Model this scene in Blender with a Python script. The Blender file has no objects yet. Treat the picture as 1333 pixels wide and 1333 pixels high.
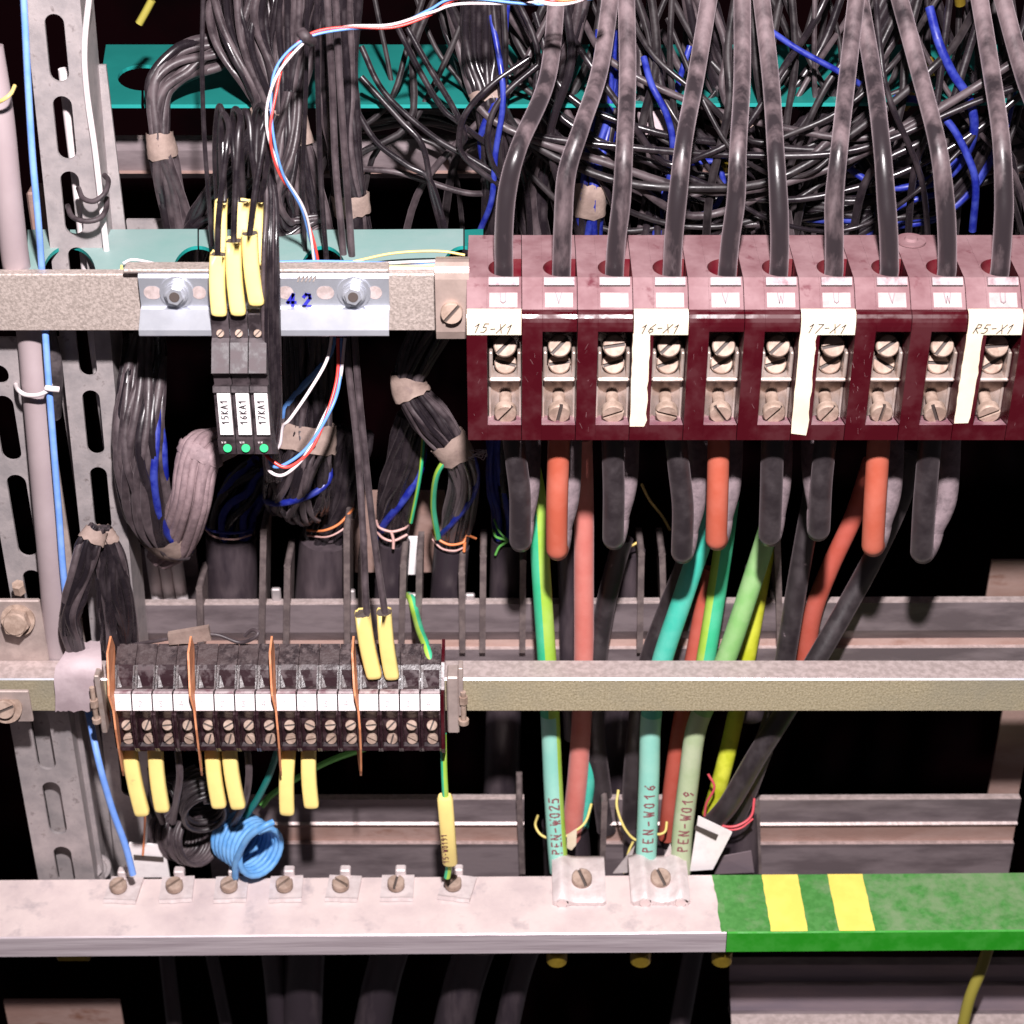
import bpy, math, random
from mathutils import Vector, Matrix
random.seed(7)
S = 0.000225                       # metres per unit (one unit = one photo pixel at the reference plane)
TH = math.radians(32); FL = 2400.0
cT, sT = math.cos(TH), math.sin(TH)
CAM = Vector((0, -FL*cT, FL*sT))
scene = bpy.context.scene
COL = scene.collection

# ------------------------------------------------------------------ camera maths
def ray(x, y):
    return Vector((x-666.5, FL*cT+(666.5-y)*sT, -FL*sT+(666.5-y)*cT))
def tY(y, Y): return (Y-CAM.y)/ray(0, y).y
def P(x, y, Y=0.0):
    d = ray(x, y); return CAM+d*((Y-CAM.y)/d.y)
def Q(x, y, z):
    d = ray(x, y); return CAM+d*((z-CAM.z)/d.z)
def R(y, Y): return P(0, y, Y).z
def YQ(y, z): return Q(0, y, z).y
def X(x, y, Y): return P(x, y, Y).x

# ------------------------------------------------------------------ materials
MATS = {}
def mat(name, col, col2=None, rough=.5, metal=0.0, scale=.05, lo=.4, hi=.6, bump=0.0, bscale=.3, stretch=(1,1,1),
        spec=.5, sheen=0, zg=None, xg=None, emit=None, detail=4, col3=None, scale3=.01, lo3=.5, hi3=.62, coat=0):
    if name in MATS: return MATS[name]
    m = bpy.data.materials.new(name); m.use_nodes = True
    nt = m.node_tree; N = nt.nodes; L = nt.links; b = N['Principled BSDF']
    b.inputs['Roughness'].default_value = rough; b.inputs['Metallic'].default_value = metal
    b.inputs['Specular IOR Level'].default_value = spec
    if sheen: b.inputs['Sheen Weight'].default_value = sheen; b.inputs['Sheen Roughness'].default_value = .45; b.inputs['Sheen Tint'].default_value = (1, .8, .86, 1)
    if coat: b.inputs['Coat Weight'].default_value = coat; b.inputs['Coat Roughness'].default_value = .15
    c4 = lambda c: (c[0], c[1], c[2], 1)
    b.inputs['Base Color'].default_value = c4(col)
    tc = N.new('ShaderNodeTexCoord'); oi = N.new('ShaderNodeObjectInfo')
    mp = N.new('ShaderNodeMapping'); mp.inputs['Scale'].default_value = stretch
    va = N.new('ShaderNodeVectorMath'); va.operation = 'ADD'
    L.new(tc.outputs['Object'], mp.inputs['Vector']); L.new(mp.outputs[0], va.inputs[0]); L.new(oi.outputs['Random'], va.inputs[1])
    def noise(sc, det=4):
        n = N.new('ShaderNodeTexNoise'); n.inputs['Scale'].default_value = sc/S; n.inputs['Detail'].default_value = det
        n.inputs['Roughness'].default_value = .62
        L.new(va.outputs[0], n.inputs['Vector']); return n
    def mixin(prev, c, sc, lo_, hi_, det):
        n = noise(sc, det); mr = N.new('ShaderNodeMapRange'); mr.inputs[1].default_value = lo_; mr.inputs[2].default_value = hi_
        src = n.outputs['Fac']
        if xg and prev is not None:
            sx = N.new('ShaderNodeSeparateXYZ'); L.new(tc.outputs['Object'], sx.inputs[0])
            zr = N.new('ShaderNodeMapRange'); zr.inputs[1].default_value = xg[0]*S; zr.inputs[2].default_value = xg[1]*S; zr.inputs[3].default_value = xg[2]; zr.inputs[4].default_value = xg[3]
            L.new(sx.outputs[0], zr.inputs[0]); ad = N.new('ShaderNodeMath'); L.new(src, ad.inputs[0]); L.new(zr.outputs[0], ad.inputs[1]); src = ad.outputs[0]
        if zg and prev is None:      # dust lies on the slanted upper stretch of the cable
            sx = N.new('ShaderNodeSeparateXYZ'); L.new(tc.outputs['Object'], sx.inputs[0])
            zr = N.new('ShaderNodeMapRange'); zr.inputs[1].default_value = zg[0]*S; zr.inputs[2].default_value = zg[1]*S; zr.inputs[3].default_value = zg[2]; zr.inputs[4].default_value = zg[3]
            L.new(sx.outputs[2], zr.inputs[0]); ad = N.new('ShaderNodeMath'); L.new(src, ad.inputs[0]); L.new(zr.outputs[0], ad.inputs[1]); src = ad.outputs[0]
        L.new(src, mr.inputs[0])
        mx = N.new('ShaderNodeMix'); mx.data_type = 'RGBA'; L.new(mr.outputs[0], mx.inputs[0])
        if prev is None: mx.inputs[6].default_value = c4(col)
        else: L.new(prev, mx.inputs[6])
        mx.inputs[7].default_value = c4(c)
        return mx.outputs[2], mr.outputs[0]
    out = None
    if col2:
        out, fac = mixin(None, col2, scale, lo, hi, detail)
        if metal == 0 and rough < .5:
            rr = N.new('ShaderNodeMapRange'); rr.inputs[3].default_value = rough; rr.inputs[4].default_value = min(1, rough+.4)
            L.new(fac, rr.inputs[0]); L.new(rr.outputs[0], b.inputs['Roughness'])
    if col3: out, _ = mixin(out, col3, scale3, lo3, hi3, 5)
    if out is not None: L.new(out, b.inputs['Base Color'])
    if bump:
        n = noise(bscale, 3); bp = N.new('ShaderNodeBump'); bp.inputs['Strength'].default_value = bump
        bp.inputs['Distance'].default_value = 2*S
        L.new(n.outputs['Fac'], bp.inputs['Height']); L.new(bp.outputs[0], b.inputs['Normal'])
    if emit:
        b.inputs['Emission Color'].default_value = c4(emit[0]); b.inputs['Emission Strength'].default_value = emit[1]
    MATS[name] = m
    return m
DUST = (.36,.255,.28)
M = dict(
 cable = mat('black_cable', (.018,.0135,.016), (.08,.06,.065), .30, scale=.03, lo=.55, hi=.80, bump=.12, bscale=.15, detail=6, sheen=.1),
 cableloop = mat('grey_black_cable', (.018,.0135,.0155), (.036,.027,.030), .38, scale=.03, lo=.4, hi=.7, bump=.15, bscale=.15, detail=6, sheen=.1, col3=(.25,.19,.21), scale3=.06, lo3=.70, hi3=.76),
 inner = mat('dusty_cable_back', (.22,.165,.18), (.12,.09,.10), .75, scale=.08, lo=.4, hi=.7, bump=.3, bscale=.2),
 cabledusty = mat('black_cable_dusty', (.020,.015,.0175), (.17,.122,.13), .32, scale=.026, lo=.40, hi=.68, bump=.15, bscale=.15, detail=8, sheen=.3, stretch=(1,1,.4), zg=(160, 400, -.14, .17)),
 wire = mat('black_wire', (.011,.008,.0105), (.035,.025,.029), .24, scale=.03, lo=.45, hi=.8, bump=.06, bscale=.2, spec=.6, sheen=.03),
 wiredusty = mat('dusty_wire', (.026,.019,.022), (.085,.062,.068), .3, scale=.03, lo=.35, hi=.7, bump=.15, bscale=.2, sheen=.1),
 wirematte = mat('matte_black_wire', (.010,.0075,.009), (.032,.024,.026), .34, scale=.03, lo=.4, hi=.75, bump=.1, bscale=.2, sheen=.06),
 wirepink = mat('thick_dust_wire', (.19,.13,.14), (.28,.195,.205), .7, scale=.05, lo=.4, hi=.6, bump=.3, bscale=.3),
 blue = mat('blue_wire', (.008,.014,.19), (.02,.035,.27), .35, scale=.05),
 skyblue = mat('sky_blue_wire', (.15,.31,.78), (.2,.36,.8), .4, scale=.03),
 coilblue = mat('cyan_blue_wire', (.09,.28,.60), (.15,.36,.66), .42, scale=.04),
 hose = mat('black_sleeve', (.030,.022,.028), (.085,.062,.07), .4, scale=.02, lo=.45, hi=.75, bump=.35, bscale=.09, stretch=(1,1,.25)),
 salmon = mat('salmon_cable', (.44,.095,.055), (.50,.135,.09), .5, scale=.02, lo=.35, hi=.7, bump=.06, bscale=.1, spec=.3),
 pinkred = mat('pink_salmon_cable', (.50,.14,.115), (.56,.20,.17), .55, scale=.02, lo=.35, hi=.7, bump=.06, bscale=.1, spec=.3, sheen=.2),
 red = mat('red_cable', (.38,.07,.045), (.43,.10,.075), .5, scale=.02, lo=.35, hi=.7, bump=.06, bscale=.1, spec=.3),
 green = mat('green_sheath', (.03,.42,.20), (.07,.46,.27), .42, scale=.02, lo=.4, hi=.7),
 lime = mat('lime_sheath', (.30,.50,.05), (.36,.54,.10), .42, scale=.02, lo=.4, hi=.7),
 teal = mat('teal_sheath', (.04,.40,.30), (.10,.46,.36), .4, scale=.02, lo=.4, hi=.7),
 palegreen = mat('pale_green_sheath', (.19,.40,.13), (.28,.44,.20), .45, scale=.02, lo=.4, hi=.7),
 paleteal = mat('pale_teal_sheath', (.24,.55,.46), (.30,.6,.50), .5, scale=.02, lo=.4, hi=.7),
 sage = mat('sage_sheath', (.36,.44,.26), (.45,.5,.34), .5, scale=.02, lo=.4, hi=.7),
 yellow = mat('yellow_sheath', (.42,.46,.02), (.6,.62,.05), .42, scale=.02),
 sleeve = mat('yellow_sleeve', (.86,.68,.24), (.78,.58,.2), .5, scale=.02, lo=.45, hi=.8, col3=(.6,.38,.16), scale3=.04, lo3=.68, hi3=.8),
 maroon = mat('maroon_bakelite', (.042,.0020,.0050), (.050,.003,.0065), .2, scale=.02, bump=.03, bscale=.1, col3=(.17,.08,.09), scale3=.12, lo3=.70, hi3=.80),
 maroondust = mat('maroon_bakelite_dusty', (.25,.15,.16), (.15,.068,.077), .7, scale=.018, lo=.35, hi=.7, bump=.2, bscale=.12, spec=.25, col3=(.10,.02,.03), scale3=.03, lo3=.62, hi3=.74),
 maroonledge = mat('maroon_dusty_ledge', (.22,.09,.12), (.33,.2,.22), .5, scale=.03),
 maroondark = mat('maroon_hole', (.11,.006,.014), (.13,.015,.02), .3, scale=.03),
 nickel = mat('nickel', (.62,.52,.48), (.46,.36,.31), .36, .55, scale=.03, bump=.15, bscale=.08),
 clipmetal = mat('pink_nickel', (.56,.43,.38), (.46,.35,.31), .42, .5, scale=.03, bump=.1, bscale=.2),
 screw = mat('screw_steel', (.40,.295,.24), (.27,.19,.15), .62, .1, scale=.06, bump=.2, bscale=.2, spec=.3),
 slot = mat('screw_slot', (.06,.045,.04), None, .7),
 chrome = mat('bright_zinc_plate', (.66,.68,.74), (.58,.60,.66), .34, .75, scale=.02, bump=.03, bscale=.3),
 zinc = mat('zinc_rail', (.54,.455,.415), (.36,.30,.27), .42, .35, scale=.3, lo=.4, hi=.6, bump=.5, bscale=.2),
 zincyel = mat('yellow_zinc_rail', (.56,.485,.33), (.38,.32,.2), .44, .35, scale=.32, lo=.4, hi=.62, bump=.5, bscale=.25, col3=(.36,.33,.25), scale3=.004, lo3=.45, hi3=.7),
 railtop = mat('rail_top', (.56,.46,.445), (.42,.34,.325), .45, .3, scale=.1, lo=.4, hi=.6, bump=.2, bscale=.2),
 darksteel = mat('dark_steel', (.14,.11,.118), (.23,.185,.195), .5, .3, scale=.03, stretch=(.25,1,1), bump=.2, bscale=.15),
 rust = mat('rusty_steel', (.30,.185,.155), (.38,.26,.23), .6, .2, scale=.02, lo=.4, hi=.65, bump=.3, bscale=.12, stretch=(.4,1,1), col3=(.2,.09,.06), scale3=.02, lo3=.58, hi3=.7),
 galv = mat('galvanised_steel', (.30,.27,.275), (.42,.37,.37), .5, .3, scale=.035, lo=.35, hi=.65, bump=.2, bscale=.12, col3=(.2,.17,.17), scale3=.07, lo3=.6, hi3=.72),
 darkclaw = mat('claw_steel', (.13,.10,.10), (.21,.165,.16), .5, .3, scale=.05, bump=.2, bscale=.15),
 galvwarm = mat('bracket_steel', (.45,.36,.33), (.34,.27,.25), .5, .3, scale=.03, bump=.2, bscale=.12),
 alu = mat('busbar_aluminium', (.70,.58,.56), (.56,.455,.455), .5, .15, scale=.012, lo=.42, hi=.7, bump=.15, bscale=.15, col3=(.38,.32,.34), scale3=.02, lo3=.56, hi3=.78, detail=8),
 alufront = mat('busbar_edge', (.62,.54,.57), (.40,.33,.36), .4, .3, scale=.08, stretch=(.04,1,1), lo=.4, hi=.7, bump=.3, bscale=.3),
 clamp = mat('aluminium_clamp', (.64,.56,.555), (.54,.46,.455), .5, .15, scale=.05, bump=.3, bscale=.1),
 greenpaint = mat('green_paint', (.050,.20,.040), (.075,.25,.06), .5, scale=.09, lo=.4, hi=.6, bump=.15, bscale=.15, col3=(.17,.27,.13), scale3=.03, lo3=.48, hi3=.72, xg=(330, 640, -.06, .10)),
 greenfront = mat('green_paint_clean', (.018,.27,.012), (.03,.3,.02), .35, scale=.03, bump=.1, bscale=.08),
 yellowpaint = mat('yellow_paint', (.85,.68,.14), (.8,.62,.12), .5, scale=.03, bump=.08, bscale=.1),
 cream = mat('cream_sticker', (.74,.64,.50), (.68,.57,.42), .6, scale=.02, lo=.4, hi=.7),
 dustywhite = mat('dusty_phase_label', (.40,.335,.33), (.28,.22,.22), .7, scale=.05, lo=.45, hi=.75),
 white = mat('white_label', (.82,.77,.77), (.7,.64,.65), .5, scale=.05, lo=.5, hi=.8),
 whiteplastic = mat('white_plastic', (.78,.71,.71), (.66,.58,.59), .5, scale=.02),
 clear = mat('clear_label_cover', (.42,.35,.36), (.20,.11,.13), .15, scale=.06, lo=.45, hi=.65, spec=.6, bump=.3, bscale=.1),  # whitish tone paints the gloss highlight into the cover's base colour
 ink = mat('ink', (.02,.015,.02), None, .6),
 paleink = mat('faded_ink', (.24,.18,.2), None, .6),
 glaremark = mat('glare_paled_number', (.52,.46,.48), None, .5),  # ink colour paled to paint in the glare over the terminal numbers
 blueink = mat('blue_ink', (.02,.02,.35), None, .5),
 redink = mat('brown_ink', (.22,.07,.08), None, .6),
 greyplastic = mat('grey_plastic', (.05,.041,.045), (.09,.072,.077), .45, scale=.06, bump=.1, bscale=.2),
 blackplastic = mat('black_plastic', (.018,.013,.015), (.05,.035,.04), .35, scale=.04),
 termtop = mat('terminal_dusty_top', (.022,.014,.016), (.12,.085,.085), .35, scale=.11, lo=.45, hi=.78, bump=.35, bscale=.3, detail=8, col3=(.06,.042,.043), scale3=.02, lo3=.45, hi3=.6),
 termblack = mat('terminal_plastic', (.022,.009,.012), (.06,.035,.04), .25, scale=.05, lo=.5, hi=.7, bump=.1, bscale=.2),
 orange = mat('orange_divider', (.62,.26,.13), (.5,.18,.08), .45, scale=.04, bump=.1, bscale=.2),
 led = mat('green_led', (.05,.6,.22), None, .3),
 tealplate = mat('teal_plate', (.006,.14,.125), (.010,.18,.16), .5, scale=.008, bump=.05, bscale=.2, lo=.3, hi=.7),
 tealpale = mat('teal_plate_dusty', (.17,.30,.28), (.24,.33,.32), .55, scale=.008, bump=.1, bscale=.2, lo=.3, hi=.7),
 tealedge = mat('teal_plate_edge', (.01,.24,.22), None, .5),
 tape = mat('beige_tape', (.29,.21,.18), (.20,.14,.12), .75, scale=.03, bump=.6, bscale=.07, col3=(.2,.14,.13), scale3=.06, lo3=.62, hi3=.75),
 tapegrey = mat('grey_tape', (.45,.36,.38), (.36,.28,.30), .6, scale=.02, bump=.3, bscale=.06),
 conduit = mat('grey_conduit', (.30,.235,.245), (.36,.29,.30), .5, scale=.01, lo=.3, hi=.7),
 copperwire = mat('orange_tie_wire', (.7,.22,.08), None, .4),
 pinkwire = mat('pink_tie_wire', (.6,.36,.33), None, .5),
 tieyellow = mat('yellow_tie_wire', (.68,.56,.18), None, .5),
 tiered = mat('red_tie_wire', (.6,.08,.1), None, .45),
 tiegreen = mat('green_tie_wire', (.15,.5,.1), None, .45),
 thinred = mat('thin_red_wire', (.72,.06,.05), None, .35),
 thinwhite = mat('thin_white_wire', (.78,.68,.7), None, .35),
 thinblue = mat('thin_blue_wire', (.12,.28,.65), None, .35),
 thinyellow = mat('thin_yellow_wire', (.75,.55,.18), None, .4),
 brass = mat('brass', (.35,.24,.03), (.25,.17,.02), .4, .5, scale=.05),
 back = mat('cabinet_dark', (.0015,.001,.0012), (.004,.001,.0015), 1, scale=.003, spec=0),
 lilac = mat('lilac_sheet', (.20,.16,.19), (.26,.2,.22), .45, .3, scale=.02, stretch=(.2,1,1)),
 olive = mat('olive_sleeve', (.28,.24,.04), None, .5),
 fluff = mat('dust_fluff', (.4,.34,.36), None, .9),
)

# ------------------------------------------------------------------ mesh builder
class MB:
    def __init__(s): s.v = []; s.f = []; s.m = []; s.sm = []
    def add(s, vs, fs, mi=0, smooth=False):
        o = len(s.v); s.v += [Vector(v) for v in vs]
        for k, f in enumerate(fs):
            s.f.append([o+i for i in f]); s.m.append(mi[k] if isinstance(mi, list) else mi); s.sm.append(smooth)
        return s
    def box(s, x0, x1, y0, y1, z0, z1, mi=0, bev=0):
        if bev:
            b = min(bev, abs(x1-x0)*.45, abs(y1-y0)*.45, abs(z1-z0)*.45)
            # chamfered box: 24 verts
            V = []; idx = {}
            for ix in (0, 1):
                for iy in (0, 1):
                    for iz in (0, 1):
                        x = (x0, x1)[ix]; y = (y0, y1)[iy]; z = (z0, z1)[iz]
                        sx = b if ix == 0 else -b; sy = b if iy == 0 else -b; sz = b if iz == 0 else -b
                        idx[(ix, iy, iz, 'x')] = len(V); V.append((x, y+sy, z+sz))
                        idx[(ix, iy, iz, 'y')] = len(V); V.append((x+sx, y, z+sz))
                        idx[(ix, iy, iz, 'z')] = len(V); V.append((x+sx, y+sy, z))
            F = []
            g = lambda a, b_, c, k: idx[(a, b_, c, k)]
            for a in (0, 1):
                o = [(0, 0), (1, 0), (1, 1), (0, 1)]
                F.append([g(a, p, q, 'x') for p, q in o]); F.append([g(p, a, q, 'y') for p, q in o]); F.append([g(p, q, a, 'z') for p, q in o])
                for c in (0, 1):
                    F.append([g(a, c, 0, 'x'), g(a, c, 1, 'x'), g(a, c, 1, 'y'), g(a, c, 0, 'y')])
                    F.append([g(a, 0, c, 'x'), g(a, 1, c, 'x'), g(a, 1, c, 'z'), g(a, 0, c, 'z')])
                    F.append([g(0, a, c, 'y'), g(1, a, c, 'y'), g(1, a, c, 'z'), g(0, a, c, 'z')])
            for a in (0, 1):
                for b_ in (0, 1):
                    for c in (0, 1): F.append([g(a, b_, c, k) for k in 'xyz'])
            cx = Vector(((x0+x1)/2, (y0+y1)/2, (z0+z1)/2))
            for f in F:
                p = [Vector(V[i]) for i in f]; n = (p[1]-p[0]).cross(p[2]-p[0]); c = sum(p, Vector())/len(p)
                if n.dot(c-cx) < 0: f.reverse()
            return s.add(V, F, mi)
        V = [(x0,y0,z0),(x1,y0,z0),(x1,y1,z0),(x0,y1,z0),(x0,y0,z1),(x1,y0,z1),(x1,y1,z1),(x0,y1,z1)]
        return s.add(V, [(0,3,2,1),(4,5,6,7),(0,1,5,4),(1,2,6,5),(2,3,7,6),(3,0,4,7)], mi)
    def prof(s, pts, x0, x1, mi=0, caps=True):
        """pts: (Y,z) closed polygon, extruded along X; mi may be a list per side"""
        n = len(pts); V = [(x0, a, b) for a, b in pts]+[(x1, a, b) for a, b in pts]
        area = sum(pts[i][0]*pts[(i+1) % n][1]-pts[(i+1) % n][0]*pts[i][1] for i in range(n))
        F = []; ms = []
        for i in range(n):
            j = (i+1) % n
            F.append((i, i+n, j+n, j) if area < 0 else (i, j, j+n, i+n)); ms.append(mi[i] if isinstance(mi, list) else mi)
        if caps:
            a = list(range(n)); b = [i+n for i in range(n)]
            c = mi[-1] if isinstance(mi, list) else mi
            F += [a if area < 0 else a[::-1], b[::-1] if area < 0 else b]; ms += [c, c]
        return s.add(V, F, ms)
    def cyl(s, c, ax, r, h, seg=20, mi=0, r2=None, smooth=True, cap=True):
        c = Vector(c); ax = Vector(ax).normalized(); r2 = r if r2 is None else r2
        u = ax.orthogonal().normalized(); w = ax.cross(u)
        V = []
        for k in range(seg):
            a = 2*math.pi*k/seg; d = u*math.cos(a)+w*math.sin(a); V.append(c+d*r); V.append(c+ax*h+d*r2)
        s.add(V, [(2*k, 2*((k+1) % seg), 2*((k+1) % seg)+1, 2*k+1) for k in range(seg)], mi, smooth)
        if cap:
            s.add([V[2*k+1] for k in range(seg)], [list(range(seg))], mi)
            s.add([V[2*k] for k in range(seg)], [list(range(seg))[::-1]], mi)
        return s
    def tube(s, pts, rad, seg=10, mi=0, caps=True, stripe=None, ph=0, flat=None):
        n = len(pts)
        if n < 2: return s
        T = [(pts[min(i+1, n-1)]-pts[max(i-1, 0)]).normalized() for i in range(n)]
        u = Vector((0, -1, 0)); u = (u-T[0]*u.dot(T[0]))
        if u.length < .1: u = T[0].orthogonal()
        u.normalize(); V = []
        for i in range(n):
            u = (u-T[i]*u.dot(T[i])).normalized(); w = T[i].cross(u)
            r = rad[i] if isinstance(rad, (list, tuple)) else rad
            for k in range(seg):
                a = 2*math.pi*(k+.5)/seg+ph
                V.append(pts[i]+(u*math.cos(a)*(flat or 1)+w*math.sin(a))*r)
        F = []; ms = []
        for i in range(n-1):
            for k in range(seg):
                k2 = (k+1) % seg
                F.append((i*seg+k, i*seg+k2, (i+1)*seg+k2, (i+1)*seg+k))
                ms.append(stripe(k/seg, i/n) if stripe else mi)
        s.add(V, F, ms, True)
        if caps:
            s.add(V[:seg], [list(range(seg))[::-1]], ms[0]); s.add(V[-seg:], [list(range(seg))], ms[0])
        return s
    def screw(s, c, ax, r, h, ang=0, mi=0, ms=1, seg=22, sw=.16, dome=0):
        """slotted head: base disc plus two D halves with a gap"""
        c = Vector(c); ax = Vector(ax).normalized()
        u = Vector((1, 0, 0)); u = (u-ax*u.dot(ax)).normalized(); w = ax.cross(u)
        uu = u*math.cos(ang)+w*math.sin(ang); ww = ax.cross(uu)
        s.cyl(c, ax, r, h*.55, seg, mi); g = r*sw; e = r*.1
        s.add([c+ax*(h*.56)+uu*a+ww*b for a, b in ((-r*.96, -g), (r*.96, -g), (r*.96, g), (-r*.96, g))], [(0, 1, 2, 3)], ms)
        for sg in (1, -1):
            a0 = math.asin(g/r); k = seg//2
            arc = [(a0+(math.pi-2*a0)*i/k) for i in range(k+1)]
            p2 = [uu*math.cos(a)*r+ww*math.sin(a)*r*sg for a in arc]
            q2 = [uu*math.cos(a)*(r-e)+ww*(max(math.sin(a)*(r-e), g))*sg for a in arc]
            V = [c+ax*h*.55+p for p in p2]+[c+ax*(h-e)+p for p in p2]+[c+ax*h+p for p in q2]
            m = k+1
            s.add(V, [(i, i+1, m+i+1, m+i) for i in range(k)]+[(m+i, m+i+1, 2*m+i+1, 2*m+i) for i in range(k)], mi, True)
            s.add(V, [[2*m+i for i in range(m)], [0, k, m+k, 2*m+k, 2*m, m]], mi)
        return s
    def build(s, name, mats, parent=None, origin=None):
        if not isinstance(mats, (list, tuple)): mats = [mats]
        me = bpy.data.meshes.new(name)
        if parent is not None: o0 = Vector(parent['_o'])
        elif origin is not None: o0 = Vector(origin)
        else:
            xs = [v.x for v in s.v]; ys = [v.y for v in s.v]; zs = [v.z for v in s.v]
            o0 = Vector(((min(xs)+max(xs))/2, (min(ys)+max(ys))/2, min(zs)))
        me.from_pydata([(v-o0)*S for v in s.v], [], s.f)
        for m in mats: me.materials.append(M[m] if isinstance(m, str) else m)
        me.polygons.foreach_set('material_index', s.m); me.polygons.foreach_set('use_smooth', s.sm)
        me.update()
        ob = bpy.data.objects.new(name, me); COL.objects.link(ob)
        if parent is not None: ob.parent = parent; ob['_o'] = tuple(o0)
        else: ob.location = o0*S; ob['_o'] = tuple(o0)
        return ob

def tag(o, label, cat, group=None, kind=None):
    if label: o['label'] = label
    if cat: o['category'] = cat
    if group: o['group'] = group
    if kind: o['kind'] = kind
    return o
def thing(name, label, cat, origin, group=None):
    o = bpy.data.objects.new(name, None); COL.objects.link(o); o.empty_display_size = .005
    o['_o'] = tuple(origin); o.location = Vector(origin)*S
    return tag(o, label, cat, group)
def struct(o): o['kind'] = 'structure'; return o
def copy_tree(o, off, parent=None):
    c = o.copy(); COL.objects.link(c)
    if parent is not None: c.parent = parent
    else:
        c.location = o.location+Vector(off)*S
        c['_o'] = tuple(Vector(o['_o'])+Vector(off))
    for ch in list(o.children): copy_tree(ch, (0, 0, 0), c)
    return c

# ------------------------------------------------------------------ paths
def cr(p0, p1, p2, p3, t):
    return tuple(.5*((2*b)+(-a+c)*t+(2*a-5*b+4*c-d)*t*t+(-a+3*b-3*c+d)*t*t*t) for a, b, c, d in zip(p0, p1, p2, p3))
def wpath(pts, w, sub=7):
    """pts: (px,py,Y[,w]) -> smoothed world points and radii"""
    A = []
    for p in pts:
        ww = p[3] if len(p) > 3 else w
        q = P(p[0], p[1], p[2]); A.append((q.x, q.y, q.z, ww*tY(p[1], p[2])))
    B = [tuple(2*a-b for a, b in zip(A[0], A[1]))]+A+[tuple(2*a-b for a, b in zip(A[-1], A[-2]))]
    out = []
    for i in range(1, len(B)-2):
        for k in range(sub): out.append(cr(B[i-1], B[i], B[i+1], B[i+2], k/sub))
    out.append(A[-1])
    return [Vector(o[:3]) for o in out], [max(.2, o[3]) for o in out]
def cable(name, pts, w, m, label=None, cat='cable', group=None, seg=14, parent=None, stripe=None, sub=7, ph=0, flat=None):
    """w = full width in photo pixels"""
    c, r = wpath(pts, w/2, sub); r = [x for x in r]
    mb = MB().tube(c, r, seg, stripe=stripe, ph=ph, flat=flat)
    o = mb.build(name, m, parent)
    if label: tag(o, label, cat if parent is None else None, group)
    return o
def frames(c):
    n = len(c); T = [(c[min(i+1, n-1)]-c[max(i-1, 0)]).normalized() for i in range(n)]
    u = Vector((0, -1, 0)); u = u-T[0]*u.dot(T[0])
    if u.length < .1: u = T[0].orthogonal()
    fr = []
    for i in range(n):
        u = (u-T[i]*u.dot(T[i])).normalized(); fr.append((u.copy(), T[i].cross(u)))
    return fr
def bundle(label, pts, n, wr, group='laced wire bundles', mats=('wire',), twist=0.0, depth=.7, jit=.25, tapes=(), name='wire_bundle',
           seg=9, seed=1, sub=8, tapemat='tape', extra=None, wobble=1.0, tapew=1.08):
    """pts: (px,py,Y,halfwidth); wires are children; tapes: (t0,t1) fractions"""
    rnd = random.Random(seed)
    c, r = wpath(pts, 10, sub); fr = frames(c); N = len(c)
    root = thing(name, label, 'wire bundle', c[-1], group)
    wr_w = wr*tY(pts[0][1], pts[0][2])
    for i in range(n):
        nout = int(n*.62)
        if i < nout: rr = rnd.uniform(.93, 1.0); a0 = 6.283*i/nout+rnd.uniform(-.08, .08)
        else: rr = math.sqrt((i-nout+.5)/(n-nout))*.75; a0 = i*2.39996
        ph = rnd.uniform(0, 6.28); fq = rnd.uniform(.6, 1.6)
        tw = twist*rnd.uniform(.85, 1.15)
        w = []
        for k in range(N):
            s = k/(N-1); a = a0+tw*s*6.283+jit*math.sin(fq*s*9+ph)*wobble
            R_ = max(.5, r[k]-wr_w)*min(1, rr*(1+.12*math.sin(fq*s*13+ph*2)*wobble))
            u, v = fr[k]; w.append(c[k]+u*(math.cos(a)*R_*depth)+v*(math.sin(a)*R_))
        MB().tube(w, wr_w*rnd.uniform(.95, 1.2), seg).build('wire', [rnd.choice(mats)], root)
    for (t0, t1) in tapes: tape(root, c, r, fr, t0, t1, depth, tapemat, rnd, tapew)
    if extra:
        for (mt, ang, t0, t1) in extra:
            w = []
            for k in range(N):
                u, v = fr[k]; s = k/(N-1); a = ang+(s-(t0+t1)/2)*4.6/max(.3, t1-t0); a = max(ang-2.4, min(ang+2.4, a)); w.append(c[k]+(u*math.cos(a)*depth+v*math.sin(a))*(r[k]-wr_w*.55))
            MB().tube(w, wr_w*1.05, seg).build('wire', [mt], root)
    return root
def tape(root, c, r, fr, t0, t1, depth, tm, rnd, tw=1.08):
    N = len(c); seg = 22; rows = []
    K = 7
    for j in range(K):
        s = (t0+(t1-t0)*j/(K-1))*(N-1); i = min(int(s), N-2); f = s-i
        cc = c[i].lerp(c[i+1], f); R_ = (r[i]*(1-f)+r[i+1]*f)*tw+1.2
        u, v = fr[i]; T = u.cross(v)
        row = []
        for k in range(seg):
            a = 6.283*k/seg; e = 0
            if j in (0, K-1): e = rnd.uniform(-2.2, 2.2)
            q = R_*(1+rnd.uniform(-.025, .03))
            row.append(cc+u*math.cos(a)*q*max(depth, .3)+v*math.sin(a)*q+T*e)
        rows.append(row)
    V = [p for row in rows for p in row]
    F = [(j*seg+k, j*seg+(k+1) % seg, (j+1)*seg+(k+1) % seg, (j+1)*seg+k) for j in range(K-1) for k in range(seg)]
    MB().add(V, F, 0, True).build('tape_wrap', [tm], root)

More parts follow.
